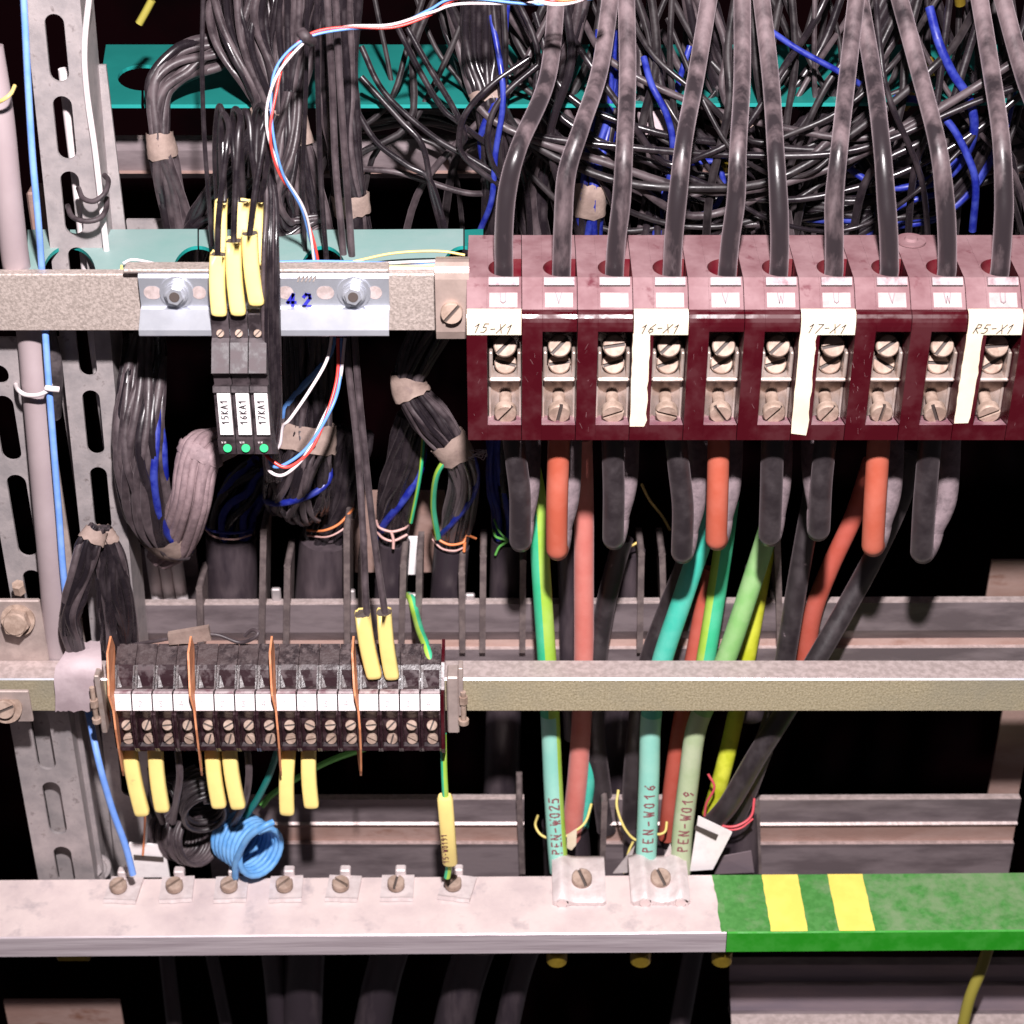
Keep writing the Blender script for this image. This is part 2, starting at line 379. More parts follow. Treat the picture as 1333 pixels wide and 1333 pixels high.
# ------------------------------------------------------------------ stroke lettering
G = {
 '1': [[(.1,.7),(.35,1),(.35,0)]], '0': [[(.3,0),(.12,.12),(.06,.5),(.12,.88),(.3,1),(.46,.88),(.52,.5),(.46,.12),(.3,0)]],
 '2': [[(.05,.8),(.2,1),(.45,.95),(.5,.7),(.05,0),(.55,0)]], '3': [[(.05,.95),(.5,.95),(.25,.58),(.5,.4),(.45,.08),(.05,.03)]],
 '4': [[(.4,0),(.4,1),(.03,.35),(.58,.35)]], '5': [[(.52,1),(.12,1),(.1,.58),(.4,.6),(.52,.3),(.38,.03),(.05,.05)]],
 '6': [[(.48,1),(.15,.6),(.08,.25),(.28,0),(.5,.2),(.42,.48),(.12,.4)]], '7': [[(.03,1),(.55,1),(.2,0)]],
 '9': [[(.5,.65),(.25,.5),(.08,.75),(.28,1),(.5,.85),(.45,.3),(.2,0)]],
 '-': [[(.1,.48),(.5,.52)]], 'X': [[(.02,0),(.58,1)],[(.05,1),(.55,0)]], 'R': [[(.08,0),(.08,1),(.45,.95),(.48,.65),(.08,.5),(.55,0)]],
 'P': [[(.08,0),(.08,1),(.45,.95),(.5,.65),(.08,.5)]], 'E': [[(.5,1),(.08,1),(.08,0),(.52,0)],[(.08,.5),(.42,.5)]],
 'N': [[(.05,0),(.05,1),(.52,0),(.52,1)]], 'W': [[(.0,1),(.15,0),(.3,.7),(.45,0),(.6,1)]], 'K': [[(.08,0),(.08,1)],[(.52,1),(.1,.45),(.55,0)]],
 'A': [[(.02,0),(.3,1),(.58,0)],[(.13,.35),(.47,.35)]], 'U': [[(.05,1),(.08,.15),(.3,0),(.5,.15),(.53,1)]], 'V': [[(.03,1),(.3,0),(.57,1)]],
 'M': [[(.03,0),(.05,1),(.3,.4),(.55,1),(.57,0)]], 'B': [[(.08,0),(.08,1),(.42,.9),(.42,.6),(.1,.52),(.5,.4),(.48,.05),(.08,0)]],
}
def lettering(mb, text, mapper, h, th, mi=0, adv=.78, slant=0, jitter=0):
    """mapper(u,v)->world point, u along the text, v across; units as h"""
    x = 0; rnd = random.Random(text)
    for ch in text:
        j = rnd.uniform(-jitter, jitter)
        for st in G.get(ch, []):
            P2 = [((a+slant*b)*h+x, b*h+j*h) for a, b in st]
            for (a, b), (c, d) in zip(P2, P2[1:]):
                L = math.hypot(c-a, d-b) or 1; nx, ny = -(d-b)/L*th/2, (c-a)/L*th/2; ex, ey = (c-a)/L*th*.4, (d-b)/L*th*.4
                k = max(1, int(L/ (h*.35)))
                for i in range(k):
                    s0, s1 = i/k, (i+1)/k
                    p0 = (a-ex+(c-a+2*ex)*s0, b-ey+(d-b+2*ey)*s0); p1 = (a-ex+(c-a+2*ex)*s1, b-ey+(d-b+2*ey)*s1)
                    mb.add([mapper(p0[0]+nx, p0[1]+ny), mapper(p1[0]+nx, p1[1]+ny), mapper(p1[0]-nx, p1[1]-ny), mapper(p0[0]-nx, p0[1]-ny)], [(3, 2, 1, 0)], mi)
        x += adv*h
    return mb
def plane_map(o, u, v, lift=None):
    o = Vector(o); u = Vector(u).normalized(); v = Vector(v).normalized(); n = u.cross(v)
    return lambda a, b: o+u*a+v*b+n*(.5 if lift is None else lift)

# ================================================================== camera, light, world
cam = bpy.data.cameras.new('camera'); co = bpy.data.objects.new('camera', cam); COL.objects.link(co)
co.location = CAM*S; co.rotation_euler = (math.radians(90)-TH, 0, 0)
cam.sensor_width = 36; cam.lens = FL/1333*36; cam.dof.use_dof = True; cam.dof.focus_distance = 2440*S; cam.dof.aperture_fstop = 20; cam.clip_start = .01; cam.clip_end = 50
scene.camera = co
la = bpy.data.lights.new('flash', 'AREA'); la.shape = 'DISK'; la.size = 110*S; la.energy = 9.8; la.color = (1, .935, .945)
lo = bpy.data.objects.new('flash', la); COL.objects.link(lo)
lp = Vector((60, -1600, 1950)); lo.location = lp*S
lo.rotation_euler = (Vector((666-666, 150, -50))-lp).to_track_quat('-Z', 'Y').to_euler()
w = bpy.data.worlds.new('World'); scene.world = w; w.use_nodes = True
bg = w.node_tree.nodes['Background']; bg.inputs[0].default_value = (1, .86, .95, 1); bg.inputs[1].default_value = .058
scene.view_settings.view_transform = 'Standard'; scene.view_settings.look = 'None'
scene.view_settings.exposure = 0; scene.view_settings.gamma = 1
scene.render.engine = 'CYCLES'; scene.cycles.max_bounces = 6

# ================================================================== dark cabinet behind
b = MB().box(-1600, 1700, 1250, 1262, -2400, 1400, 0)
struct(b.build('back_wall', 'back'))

# ------------------------------------------------------------------ helpers on rows
def hbar(name, x0, x1, rows, mats, label, cat='rail', rot=0, group=None, th=6, bev=True):
    """rows: (row,Y) front profile from top to bottom, one material per strip; a folded sheet of thickness th"""
    pts = [(Y, R(r, Y)) for r, Y in rows]
    mb = MB(); n = len(pts)
    poly = pts+[(Y+th, z-(th if i == 0 else 0)) for i, (Y, z) in reversed(list(enumerate(pts)))]
    ids = list(range(len(mats)))+[0]*(len(poly)-len(mats))+[0]
    # split along x with slight irregularity
    r0, Y0 = rows[len(rows)//2]
    xa, xb = X(x0, r0, Y0), X(x1, r0, Y0)
    mb.prof(poly, xa, xb, ids)
    o = mb.build(name, mats); tag(o, label, cat, group)
    if rot: o.rotation_euler = (0, math.radians(rot), 0)
    return o
def plate_z(name, outline, z, th, mats, label, cat='plate', group=None):
    pts = [Q(x, y, z) for x, y in outline]; n = len(pts)
    area = sum(pts[i].x*pts[(i+1) % n].y-pts[(i+1) % n].x*pts[i].y for i in range(n))
    if area < 0: pts.reverse()
    V = pts+[p-Vector((0, 0, th)) for p in pts]
    F = [list(range(n)), [i+n for i in range(n)][::-1]]+[(i+n, (i+1) % n+n, (i+1) % n, i) for i in range(n)]
    o = MB().add(V, F, [0, 0]+[1]*n).build(name, mats); return tag(o, label, cat, group)
def arcpx(cx, cy, rx, ry, a0, a1, n=14):
    return [(cx+rx*math.cos(math.radians(a0+(a1-a0)*i/n)), cy+ry*math.sin(math.radians(a0+(a1-a0)*i/n))) for i in range(n+1)]

# ================================================================== back steel rails
hbar('steel_rail', 150, 1500, [(176, 430), (181, 415), (196, 412), (222, 414), (226, 405), (232, 420)], ['railtop', 'darksteel', 'darksteel', 'rust', 'darksteel'],
     'brown steel rail far back behind the upper tangle of wires')
mid = [(778, 268), (786, 250), (822, 250), (832, 262), (841, 258), (845, 250), (866, 250)]
hbar('cable_clamp_rail', 160, 1450, mid, ['railtop', 'darksteel', 'darksteel', 'rust', 'railtop', 'darksteel'], 'dark grey steel clamp rail crossing behind the narrow zinc rail', rot=-.25)
low = [(1034, 215), (1041, 200), (1070, 200), (1074, 196), (1077, 204), (1096, 204), (1099, 194), (1103, 196), (1150, 196)]
lm = ['railtop', 'darksteel', 'railtop', 'rust', 'rust', 'railtop', 'darksteel', 'darksteel']
hbar('cable_clamp_rail', 270, 682, low, lm, 'dark clamp rail with rusty groove, left piece above the bare busbar', group='lower clamp rail pieces')
hbar('cable_clamp_rail', 787, 880, low, lm, 'short dark clamp rail piece between the two pale lugs above the busbar', group='lower clamp rail pieces')
hbar('cable_clamp_rail', 984, 1322, low, lm, 'dark clamp rail with rusty groove above the green painted busbar', rot=-.35, group='lower clamp rail pieces')
hbar('lilac_sheet_step', 950, 1500, [(1246, 150), (1256, 140), (1278, 130), (1280, 126), (1283, 122), (1318, 108), (1320, 98), (1345, 60)],
     ['darksteel', 'lilac', 'darksteel', 'darksteel', 'lilac', 'lilac', 'railtop'], 'grey lilac folded sheet steps below the green busbar', 'sheet')
# claw plates standing on the rails
k = 0
for (xa, xb, r0, r1, Y, lab) in [(259, 262, 765, 850, 238, 'left of the first black sleeve'), (343, 340, 690, 850, 238, 'right of the first black sleeve'),
        (374, 372, 735, 850, 238, 'left of the second black sleeve'), (451, 452, 690, 850, 238, 'right of the second black sleeve'), (470, 470, 728, 850, 240, 'left of the sleeve behind the two hanging wires'),
        (525, 522, 735, 850, 240, 'right of the sleeve behind the two hanging wires'),
        (546, 544, 725, 850, 238, 'left of the fourth black sleeve'), (601, 602, 745, 850, 238, 'right of the fourth black sleeve'),
        (629, 628, 722, 850, 238, 'left of the sleeve under the green tie wire'), (681, 680, 730, 850, 238, 'right of the sleeve under the green tie wire'),
        (835, 833, 720, 850, 238, 'beside the third looped black cable'), (862, 866, 720, 850, 238, 'left of the teal cable'), (1012, 1016, 700, 850, 238, 'behind the pale green cable'),
        (676, 680, 1042, 1138, 180, 'left of the pale PEN cables'), (787, 784, 1044, 1138, 180, 'between the two big busbar clamps'), (985, 988, 1044, 1138, 180, 'right of the red tie wire')]:
    a, b_ = P(xa, r0, Y), P(xb, r1, Y)
    mb = MB(); wd = 4.6
    V = []
    for q, d in ((a, 0), (b_, 0)):
        for dx in (-wd, wd):
            for dy in (0, 70): V.append((q.x+dx, q.y+dy, q.z))
    mb.add(V, [(0, 1, 3, 2), (4, 6, 7, 5), (0, 4, 5, 1), (2, 3, 7, 6), (0, 2, 6, 4), (1, 5, 7, 3)], 0)
    mb.cyl((a.x, a.y-1, a.z-2), (0, 1, 0), wd+.6, 60, 12)
    o = mb.build('claw_plate', ['darkclaw']); tag(o, 'grey upright claw plate '+lab, 'claw', 'claw plates')
# little galvanised tabs on the mid rail
for (x, r, lab) in [(182+178, 783, 'between the first two black sleeves'), (457, 785, 'beside the second sleeve'), (538, 790, 'beside the third sleeve'), (612, 790, 'beside the fourth sleeve'), (1008, 785, 'near the pale green cable')]:
    p = P(x, r, 262); o = MB().box(p.x-7, p.x+7, 262, 270, p.z-6, p.z+22, bev=2).build('rail_tab', ['galv']); tag(o, 'small grey tab on the middle clamp rail '+lab, 'tab', 'rail tabs')

# ================================================================== teal plates
zt = R(136, 300)
pts = [(126, 136)]+[(183.5, 136), (184, 118)]+arcpx(186, 101, 33, 17, 95, 445, 26)+[(187, 118), (187.5, 136)]+[(640, 136), (640.5, 110)]+arcpx(632, 96, 30, 15, 75, 425, 24)+[(643, 109), (643.5, 136), (1400, 132), (1400, 58), (138, 58)]
plate_z('teal_shelf_plate', pts, zt, 5, ['tealplate', 'tealedge'], 'dark teal shelf plate with oval holes behind the upper wires')
zl = R(354, 96)
def lowplate(x0, x1, l, r, m, lab):
    o = [(x0, 299)]
    o += [(x1, 298)]
    if r: o += arcpx(x1, 358, r, 38, -90, -180, 12)
    else: o += [(x1, 358)]
    if l: o += arcpx(x0, 358, l, 38, 0, -90, 12)
    else: o += [(x0, 358)]
    plate_z('teal_cover_plate', o, zl, 5, [m, 'tealedge'], lab, group='lower teal cover plates')
lowplate(36, 89, 0, 34, 'tealpale', 'leftmost small dusty teal plate behind the blue wire')
lowplate(91, 257, 34, 33, 'tealpale', 'dusty pale teal plate behind the left end of the zinc rail')
lowplate(259, 420, 33, 30, 'tealpale', 'teal plate piece behind the yellow sleeves of the relays')
lowplate(422, 603, 30, 30, 'tealpale', 'teal plate piece between the wire ribbon and the nickel clip')
lowplate(605, 629, 20, 0, 'tealplate', 'small clean teal plate corner beside the first terminal block')
p0 = Q(170, 299, zl)
b = MB().box(X(165, 285, 330), X(262, 285, 330), 325, 332, R(305, 330), R(285, 330)); tag(b.build('grey_ledge', ['galv']), 'short grey green ledge above the pale teal plate', 'ledge')
# box shape behind the plates, left
b = MB().box(X(35, 250, 330), X(60, 250, 330), 322, 360, R(300, 330), R(248, 330), bev=3); tag(b.build('steel_block', ['rust']), 'rusty brown block behind the sky blue wire', 'block')

# ================================================================== perforated uprights
def upright(name, xc, rowref, Y, width, slotw, rows, slots, m, label, flange=True, th=5, lean=0):
    """vertical strip; slots: list of (row_top,row_bottom)"""
    xw = X(xc, rowref, Y); t = tY(rowref, Y); W = width*t; sw = slotw*t/2; mb = MB()
    z1, z0 = R(rows[0], Y), R(rows[1], Y)
    mb.box(xw-W/2, xw-sw, Y, Y+th, z0, z1); mb.box(xw+sw, xw+W/2, Y, Y+th, z0, z1)
    zs = [z1]
    cuts = [(R(a, Y), R(b_, Y)) for a, b_ in slots]
    segs = []; cur = z1
    for a, b_ in cuts: segs.append((cur, a)); cur = b_
    segs.append((cur, z0))
    for i, (a, b_) in enumerate(segs):     # bridge between slots with round concave ends
        top = [(xw-sw, a)]; n = 10
        if i > 0: top = [(xw+sw*math.cos(math.pi+math.pi*j/n), a+sw*1.0+sw*math.sin(math.pi+math.pi*j/n)) for j in range(n+1)]
        else: top = [(xw-sw, a), (xw+sw, a)]
        if i < len(segs)-1: bot = [(xw+sw*math.cos(math.pi*j/n), b_-sw+sw*math.sin(math.pi*j/n)) for j in range(n+1)]
        else: bot = [(xw+sw, b_), (xw-sw, b_)]
        o = [(x, z) for x, z in top]+[(x, z) for x, z in bot]
        k = len(o)
        V = [(x, Y+.02, z) for x, z in o]+[(x, Y+th-.02, z) for x, z in o]
        mb.add(V, [list(range(k)), [j+k for j in range(k)][::-1]]+[(j, j+k, (j+1) % k+k, (j+1) % k) for j in range(k)], 0)
    if flange:
        mb.box(xw+W/2-.5, xw+W/2+4, Y-.3, Y+75, z0, z1); mb.box(xw-W/2-4, xw-W/2+.5, Y-.3, Y+30, z0, z1)
    zr_ = R(rowref, Y)
    for v in mb.v: v.x += (v.z-zr_)*lean
    o = mb.build(name, [m]); return tag(o, label, 'upright', 'perforated uprights')
upright('slotted_upright', 84, 166, 170, 62, 25, (-60, 1160), [(18, 107), (125, 208), (223, 306), (322, 402), (420, 490), (508, 592), (608, 690), (706, 780), (796, 860), (880, 950), (966, 1036)], 'galv',
        'tall slotted steel upright beside the sky blue wire at top left', lean=.035)
upright('slotted_upright', 10, 560, 135, 68, 26, (440, 1150), [(475, 500), (515, 600), (618, 725), (742, 790)], 'galv', 'slotted steel upright at the left edge behind the big hex bolt', flange=False)
upright('slotted_upright', 62, 1000, 110, 70, 24, (905, 1160), [(925, 1002), (1018, 1086), (1102, 1150)], 'galv', 'nearest slotted upright at lower left behind the aluminium busbar')
upright('slotted_upright', 114, 1030, 190, 48, 20, (925, 1160), [(935, 1046), (1062, 1135)], 'galv', 'set-back slotted upright at lower left carrying a washer')
mb = MB(); q = P(128, 1128, 150)
mb.cyl((q.x, q.y, q.z), (0, -.9, .45), 21, 5, 24); mb.cyl((q.x, q.y-4, q.z+2), (0, -.9, .45), 15, 6, 24); mb.cyl((q.x, q.y-9, q.z+5), (0, -.9, .45), 11, 12, 6, smooth=False)
tag(mb.build('washer_bolt', ['galv']), 'grey bolt and washer on the set-back upright', 'bolt')
# plain side strips
def strip(name, x, row, Y, wpx, rows, m, label, lean=0):
    t = tY(row, Y); xw = X(x, row, Y); W = wpx*t/2; z1, z0 = R(rows[0], Y), R(rows[1], Y)
    V = []
    for z, s in ((z0, lean), (z1, -lean)):
        for a, c in ((-W, 0), (W, 0), (W, 5), (-W, 5)): V.append((xw+a+s, Y+c, z))
    o = MB().add(V, [(0, 1, 5, 4), (1, 2, 6, 5), (2, 3, 7, 6), (3, 0, 4, 7), (4, 5, 6, 7), (3, 2, 1, 0)], 0).build(name, [m]); return tag(o, label, 'strip')
strip('steel_strip', 143, 230, 240, 24, (85, 340), 'galv', 'narrow plain galvanised strip right of the tall slotted upright')
strip('steel_strip', 82, 690, 165, 12, (440, 860), 'galvwarm', 'thin pale steel edge right of the lower sky blue wire')
strip('steel_strip', 215, 760, 330, 90, (715, 860), 'darksteel', 'dark steel strip behind the flat white cable')
strip('steel_plate', 1320, 770, 420, 70, (730, 800), 'rust', 'dim brown plate at the right edge above the middle rail')
strip('steel_plate', 1316, 980, 300, 40, (900, 1180), 'rust', 'dim rusty plate at the right edge beside the lower clamp rail')
strip('rusty_plate', 520, 700, 420, 120, (640, 745), 'rust', 'rusty plate glimpsed between the hanging black sleeves')
strip('white_tag', 535, 725, 330, 20, (700, 748), 'white', 'small white rectangular tag between the hanging sleeves')
strip('steel_box_face', 85, 1330, 120, 150, (1303, 1420), 'rust', 'pinkish worn box top below the busbar at lower left')

# ================================================================== cabling upper area
# left conduit, sky-blue wire, light wires
cable('grey_conduit', [(-14, 60, 120), (0, 150, 110), (10, 250, 105), (22, 350, 110), (39, 430, 128), (48, 520, 118), (60, 650, 112), (70, 760, 112), (77, 860, 118)], 36,
      ['conduit'], 'thick grey pink conduit running down the left edge', 'conduit', seg=24)
cable('sky_blue_wire', [(30, -20, 90), (36, 100, 92), (42, 200, 92), (50, 290, 90), (55, 360, 105), (60, 450, 92), (68, 560, 88), (76, 660, 88), (85, 770, 92), (100, 850, 120), (112, 910, 120), (127, 985, 60), (145, 1050, 50), (163, 1100, 45), (173, 1138, 40)], 9,
      ['skyblue'], 'long sky blue wire running down the left side to the first busbar screw', 'wire', seg=12)
cable('light_grey_wire', [(118, -20, 160), (110, 60, 165), (113, 120, 168), (123, 190, 165), (130, 250, 163), (138, 320, 163), (146, 400, 160)], 8, ['whiteplastic'], 'thin light grey wire beside the tall slotted upright', 'wire')
cable('white_cable', [(84, 90, 215), (92, 160, 215), (102, 240, 210), (112, 330, 205), (122, 430, 200), (130, 490, 205), (140, 560, 215), (150, 640, 230)], 17, ['whiteplastic'], 'white cable seen through the slots of the tall upright', 'cable')
cable('grey_cable', [(60, 420, 150), (72, 480, 155), (70, 540, 200)], 20, ['greyplastic'], 'short dark grey cable below the left end of the zinc rail', 'cable')
for i, (a, lab) in enumerate([([(102, 245, 165), (108, 258, 140), (122, 262, 132), (136, 252, 140), (141, 236, 160), (136, 228, 175)], 'upper'), ([(88, 268, 165), (94, 282, 140), (112, 288, 130), (130, 284, 135), (138, 272, 150), (139, 258, 170)], 'lower')]):
    cable('black_zip_tie', a, 7, ['blackplastic'], lab+' black tie around the light wire at the slotted upright', 'zip tie', 'black ties at the upright')
o = thing('white_zip_tie', 'white zip tie around the conduit and the sky blue wire', 'zip tie', P(40, 512, 80))
cable('loop', [(20, 500, 140), (24, 508, 100), (34, 514, 90), (50, 514, 82), (62, 508, 82), (66, 500, 92)], 6, ['whiteplastic'], parent=o)
cable('head', [(60, 505, 80), (67, 506, 78), (77, 507, 80)], 8, ['whiteplastic'], parent=o)
mb = MB().box(X(-30, 825, 96), X(58, 825, 96), 96, 104, R(862, 96), R(782, 96), bev=2)
t_ = thing('steel_bracket', 'steel bracket with a big hex bolt at the left edge', 'bracket', P(10, 862, 96))
mb.build('bracket_plate', ['galvwarm'], t_)
p = P(24, 806, 95); m2 = MB().cyl(p, (0, -1, .25), 24, 5, 28); p2 = p+Vector((0, -5, 1)); m2.cyl(p2, (0, -1, .25), 19.5, 15, 6, smooth=False); m2.cyl(p2+Vector((0, -14.5, 3.6)), (0, -1, .25), 17, 2.5, 24, r2=15)
m2.build('hex_bolt', ['screw'], t_)
p = P(26, 770, 110); MB().cyl(p, (0, -.3, 1), 9, 16, 6, smooth=False).build('nut', ['screw'], t_)
t_ = thing('corner_clamp', 'small steel clamp with slotted screw at the left end of the narrow rail', 'clamp', P(5, 940, 30))
MB().box(X(-30, 920, 30), X(40, 920, 30), 30, 36, R(940, 30), R(900, 30), bev=1.5).build('clamp_plate', ['galvwarm'], t_)
p = P(8, 921, 29); m2 = MB().cyl(p, (0, -1, .3), 23, 3, 28); m2.screw(p+Vector((0, -3, 1)), (0, -1, .3), 14, 8, .4, 0, 1); m2.build('screw', ['screw', 'slot'], t_)
t_ = thing('yellow_ring', 'yellow cable ring on the conduit at top left', 'ring', P(8, 130, 80))
cable('ring_band', [(-8, 136, 75), (4, 130, 66), (14, 122, 70), (19, 112, 90)], 5, ['thinyellow'], parent=t_)
cable('yellow_marker', [(198, 0, 300), (190, 15, 298), (181, 31, 296)], 11, ['olive'], 'small yellow sleeve hanging at the top left in the dark', 'sleeve', seg=6)

strip('dark_bracket', 8, 420, 300, 40, (60, 200), 'darksteel', 'dark bracket behind the yellow cable ring at the left edge')
strip('pale_upright_edge', 100, 600, 230, 16, (440, 860), 'galv', 'narrow pale steel edge deep behind the slotted upright')
# laced bundles
bundle('wide dusty wire bundle fanning down from the top left centre', [(318, -30, 320, 58), (322, 40, 305, 50), (345, 110, 285, 30), (352, 150, 280, 22), (358, 200, 275, 28), (370, 290, 270, 36), (378, 370, 260, 36)], 44, 4.6,
       mats=('wire', 'wire', 'wiredusty'), tapes=((.46, .56),), seed=3, twist=.12)
bundle('straight wire ribbon passing under the bright zinc plate', [(395, -30, 300, 36), (385, 60, 290, 30), (378, 140, 270, 19), (388, 210, 262, 25), (402, 290, 255, 30), (412, 370, 250, 34)], 30, 4.6,
       mats=('wire', 'wiredusty', 'wiredusty'), tapes=((.42, .54),), seed=4, twist=.05)
bundle('vertical wire bundle with beige tape cuff left of the teal plate', [(446, -30, 290, 30), (440, 80, 285, 26), (446, 170, 275, 26), (456, 255, 265, 22), (462, 300, 265, 22)], 26, 4.6,
       mats=('wire', 'wire', 'wiredusty'), tapes=((.74, .86),), seed=5)
bundle('dark upright bundle with tape cuff in front of the teal plate', [(632, -20, 330, 32), (628, 70, 320, 30), (636, 115, 300, 25), (640, 140, 290, 22), (646, 200, 290, 22), (650, 300, 310, 24)], 26, 4.6,
       mats=('wire',), tapes=((.42, .54),), seed=6, extra=[('blue', .9, .45, .95)])
bundle('bundle bending down from the teal plate into a crumpled tape', [(330, 60, 330, 26), (285, 68, 325, 26), (240, 80, 305, 26), (208, 112, 280, 20), (207, 165, 265, 16), (212, 200, 262, 19), (222, 250, 270, 22), (240, 330, 280, 22)], 15, 5.4,
       mats=('wire', 'wiredusty', 'wiredusty'), tapes=((.60, .72),), seed=8, jit=.4, wobble=1.6)
bundle('flat hank with beige tape between the second and third thick cables', [(800, 40, 330, 26), (790, 130, 320, 22), (775, 210, 290, 20), (768, 255, 275, 19), (765, 320, 300, 20)], 20, 4.6,
       mats=('wire', 'wire', 'blue'), tapes=((.68, .84),), seed=9)
bundle('loose dusty bundle swinging left behind the relay sleeves', [(362, 150, 265, 20), (335, 195, 255, 28), (292, 250, 250, 26), (262, 290, 260, 22), (250, 345, 275, 20)], 20, 4.6,
       mats=('wire', 'wiredusty'), seed=11, jit=.5)
bundle('swirl of thin wires dropping behind the relay hank', [(380, 120, 262, 14), (372, 200, 235, 20), (360, 260, 225, 24), (372, 300, 225, 24), (420, 285, 240, 12)], 14, 4,
       mats=('wire', 'wiredusty'), seed=12, jit=.6)
bundle('shallow wire bundle between the fourth and fifth thick cables', [(845, 70, 340, 16), (855, 150, 320, 22), (862, 230, 310, 24), (850, 320, 300, 24)], 16, 4.6, mats=('wire', 'wiredusty', 'blue'), seed=13, tapes=((.3, .42),), tapemat='tapegrey')
bundle('horizontal dark bundle sagging behind the right hand thick cables', [(900, 240, 360, 20), (1000, 262, 350, 24), (1100, 275, 340, 22), (1200, 262, 340, 24), (1262, 220, 350, 16), (1275, 150, 360, 14)], 22, 4.4,
       mats=('wire', 'wire', 'blue'), seed=14, jit=.25, twist=.25, wobble=.6)
bundle('horizontal wire bundle behind the nickel clip and first block', [(470, 160, 400, 14), (560, 150, 400, 16), (640, 170, 390, 16), (720, 175, 390, 18), (860, 200, 380, 18)], 14, 4.2, mats=('wire', 'wiredusty'), seed=15, jit=.5)

bundle('dark loom with tape cuff behind the fifth and sixth thick cables', [(905, -30, 350, 22), (925, 60, 345, 26), (960, 140, 335, 24), (985, 220, 330, 20), (1000, 330, 330, 20)], 22, 5, mats=('wire', 'wire', 'wiredusty'), seed=61, tapes=((.5, .58),), depth=.6, jit=.35)
bundle('loom sweeping left behind the seventh and eighth thick cables', [(1180, -30, 360, 22), (1140, 60, 350, 26), (1080, 130, 345, 22), (1030, 200, 340, 22), (960, 270, 330, 20), (900, 330, 330, 20)], 22, 5, mats=('wire', 'wire', 'wiredusty'), seed=62, depth=.6, jit=.4)
bundle('loom drooping behind the last thick cables', [(1320, 60, 340, 16), (1290, 180, 335, 20), (1230, 262, 330, 22), (1150, 285, 325, 20), (1080, 330, 330, 18)], 20, 5, mats=('wire', 'wire', 'wiredusty', 'blue'), seed=63, depth=.6, jit=.25, wobble=.6)
bundle('loom dropping between the first and second thick cables', [(760, -30, 340, 18), (730, 70, 330, 24), (705, 160, 320, 24), (690, 240, 320, 24), (700, 330, 325, 20)], 20, 5, mats=('wire', 'wire', 'wiredusty'), seed=64, depth=.6, jit=.4)
# background tangle (top right)
TG = 'loose black wires in the tangle behind the thick cables'
rt = random.Random(21)
for i in range(92):
    Y0 = rt.uniform(262, 420); kind = rt.random(); x = rt.uniform(640, 1360)
    if kind < .55:
        x = x if i % 6 else rt.uniform(480, 640)
        dx = rt.choice((-1, 1))*rt.uniform(30, 220); f_ = rt.uniform(.25, .55)
        pts = [(x, -30, Y0+20), (x+dx*.2+rt.uniform(-12, 12), 60, Y0), (x+dx*f_, rt.uniform(120, 170), Y0-22), (x+dx*.85, rt.uniform(200, 250), Y0-26), (x+dx, 330, Y0)]
    elif kind < .80:
        xa, xb = rt.uniform(600, 920), rt.uniform(1000, 1420); y1, y2 = rt.uniform(70, 200), rt.uniform(40, 200); sag = rt.uniform(70, 160)
        if x < 760: xb = xa+rt.uniform(180, 360)
        pts = [(xa-40, y1-50-rt.uniform(0, 60), Y0+60), (xa, y1, Y0)]+[(xa+(xb-xa)*k/5, min(296, y1+(y2-y1)*k/5+sag*math.sin(math.pi*k/5)+rt.uniform(-12, 12)), Y0-24+rt.uniform(-9, 9)) for k in range(1, 5)]+[(xb, y2, Y0), (xb+40, y2-60, Y0+70)]
        if y1-110 > 20: pts = [(xa-70+rt.uniform(-60, 30), -30, Y0+70)]+pts
        if xb < 1380: pts = pts+[(xb+70, -30, Y0+90)]
    else:
        dx = rt.uniform(-40, 40); pts = [(x, -30, Y0), (x+dx*.4, 80, Y0-20), (x-dx*.4, 190, Y0-25), (x+dx, 330, Y0)]
    cable('black_wire', pts, rt.choice((6.5, 8, 9.5, 11)), [rt.choice(('wirematte', 'wire', 'wirematte', 'wirematte', 'wiredusty'))], 'loose black wire in the tangle behind the thick cables', 'wire', TG, seg=7, sub=5)
for a, lab, wd in [
    ([(1000, 38, 300), (1040, 65, 290), (1090, 92, 285), (1120, 110, 300)], 'blue wire slanting down behind the seventh thick cable', 8),
    ([(1210, 10, 300), (1222, 55, 270), (1240, 95, 262), (1262, 130, 262), (1268, 170, 270), (1255, 205, 290), (1225, 235, 300), (1170, 245, 310)], 'glossy blue cable curving at the far right', 12),
    ([(1165, 128, 300), (1200, 132, 270), (1235, 160, 255), (1258, 200, 250), (1270, 240, 250), (1266, 300, 270)], 'blue cable arching down to the last blocks', 10),
    ([(1100, 215, 300), (1130, 235, 290), (1170, 245, 290), (1215, 230, 290), (1250, 200, 300)], 'blue wire sagging behind the eighth thick cable', 9),
    ([(1160, 275, 300), (1185, 262, 290), (1230, 250, 290)], 'short bright blue wire just above the eighth block', 8),
    ([(838, 75, 300), (848, 110, 270), (868, 150, 262), (876, 190, 262), (870, 240, 270), (862, 265, 280)], 'blue wire hanging between the third and fourth thick cables', 9),
    ([(900, 212, 300), (930, 212, 290), (942, 240, 285), (930, 270, 290), (900, 285, 300)], 'blue wire loop left of the fifth thick cable', 8),
    ([(898, 60, 310), (890, 85, 300), (880, 120, 300)], 'small blue wire end beside the fourth thick cable', 8),
    ([(640, 20, 310), (655, 120, 262), (645, 200, 258), (640, 260, 262), (625, 300, 280)], 'blue wire running down the tape cuff bundle', 8)]:
    cable('blue_wire', a, wd, ['blue'], lab, 'wire', 'blue wires in the upper tangle', seg=10)
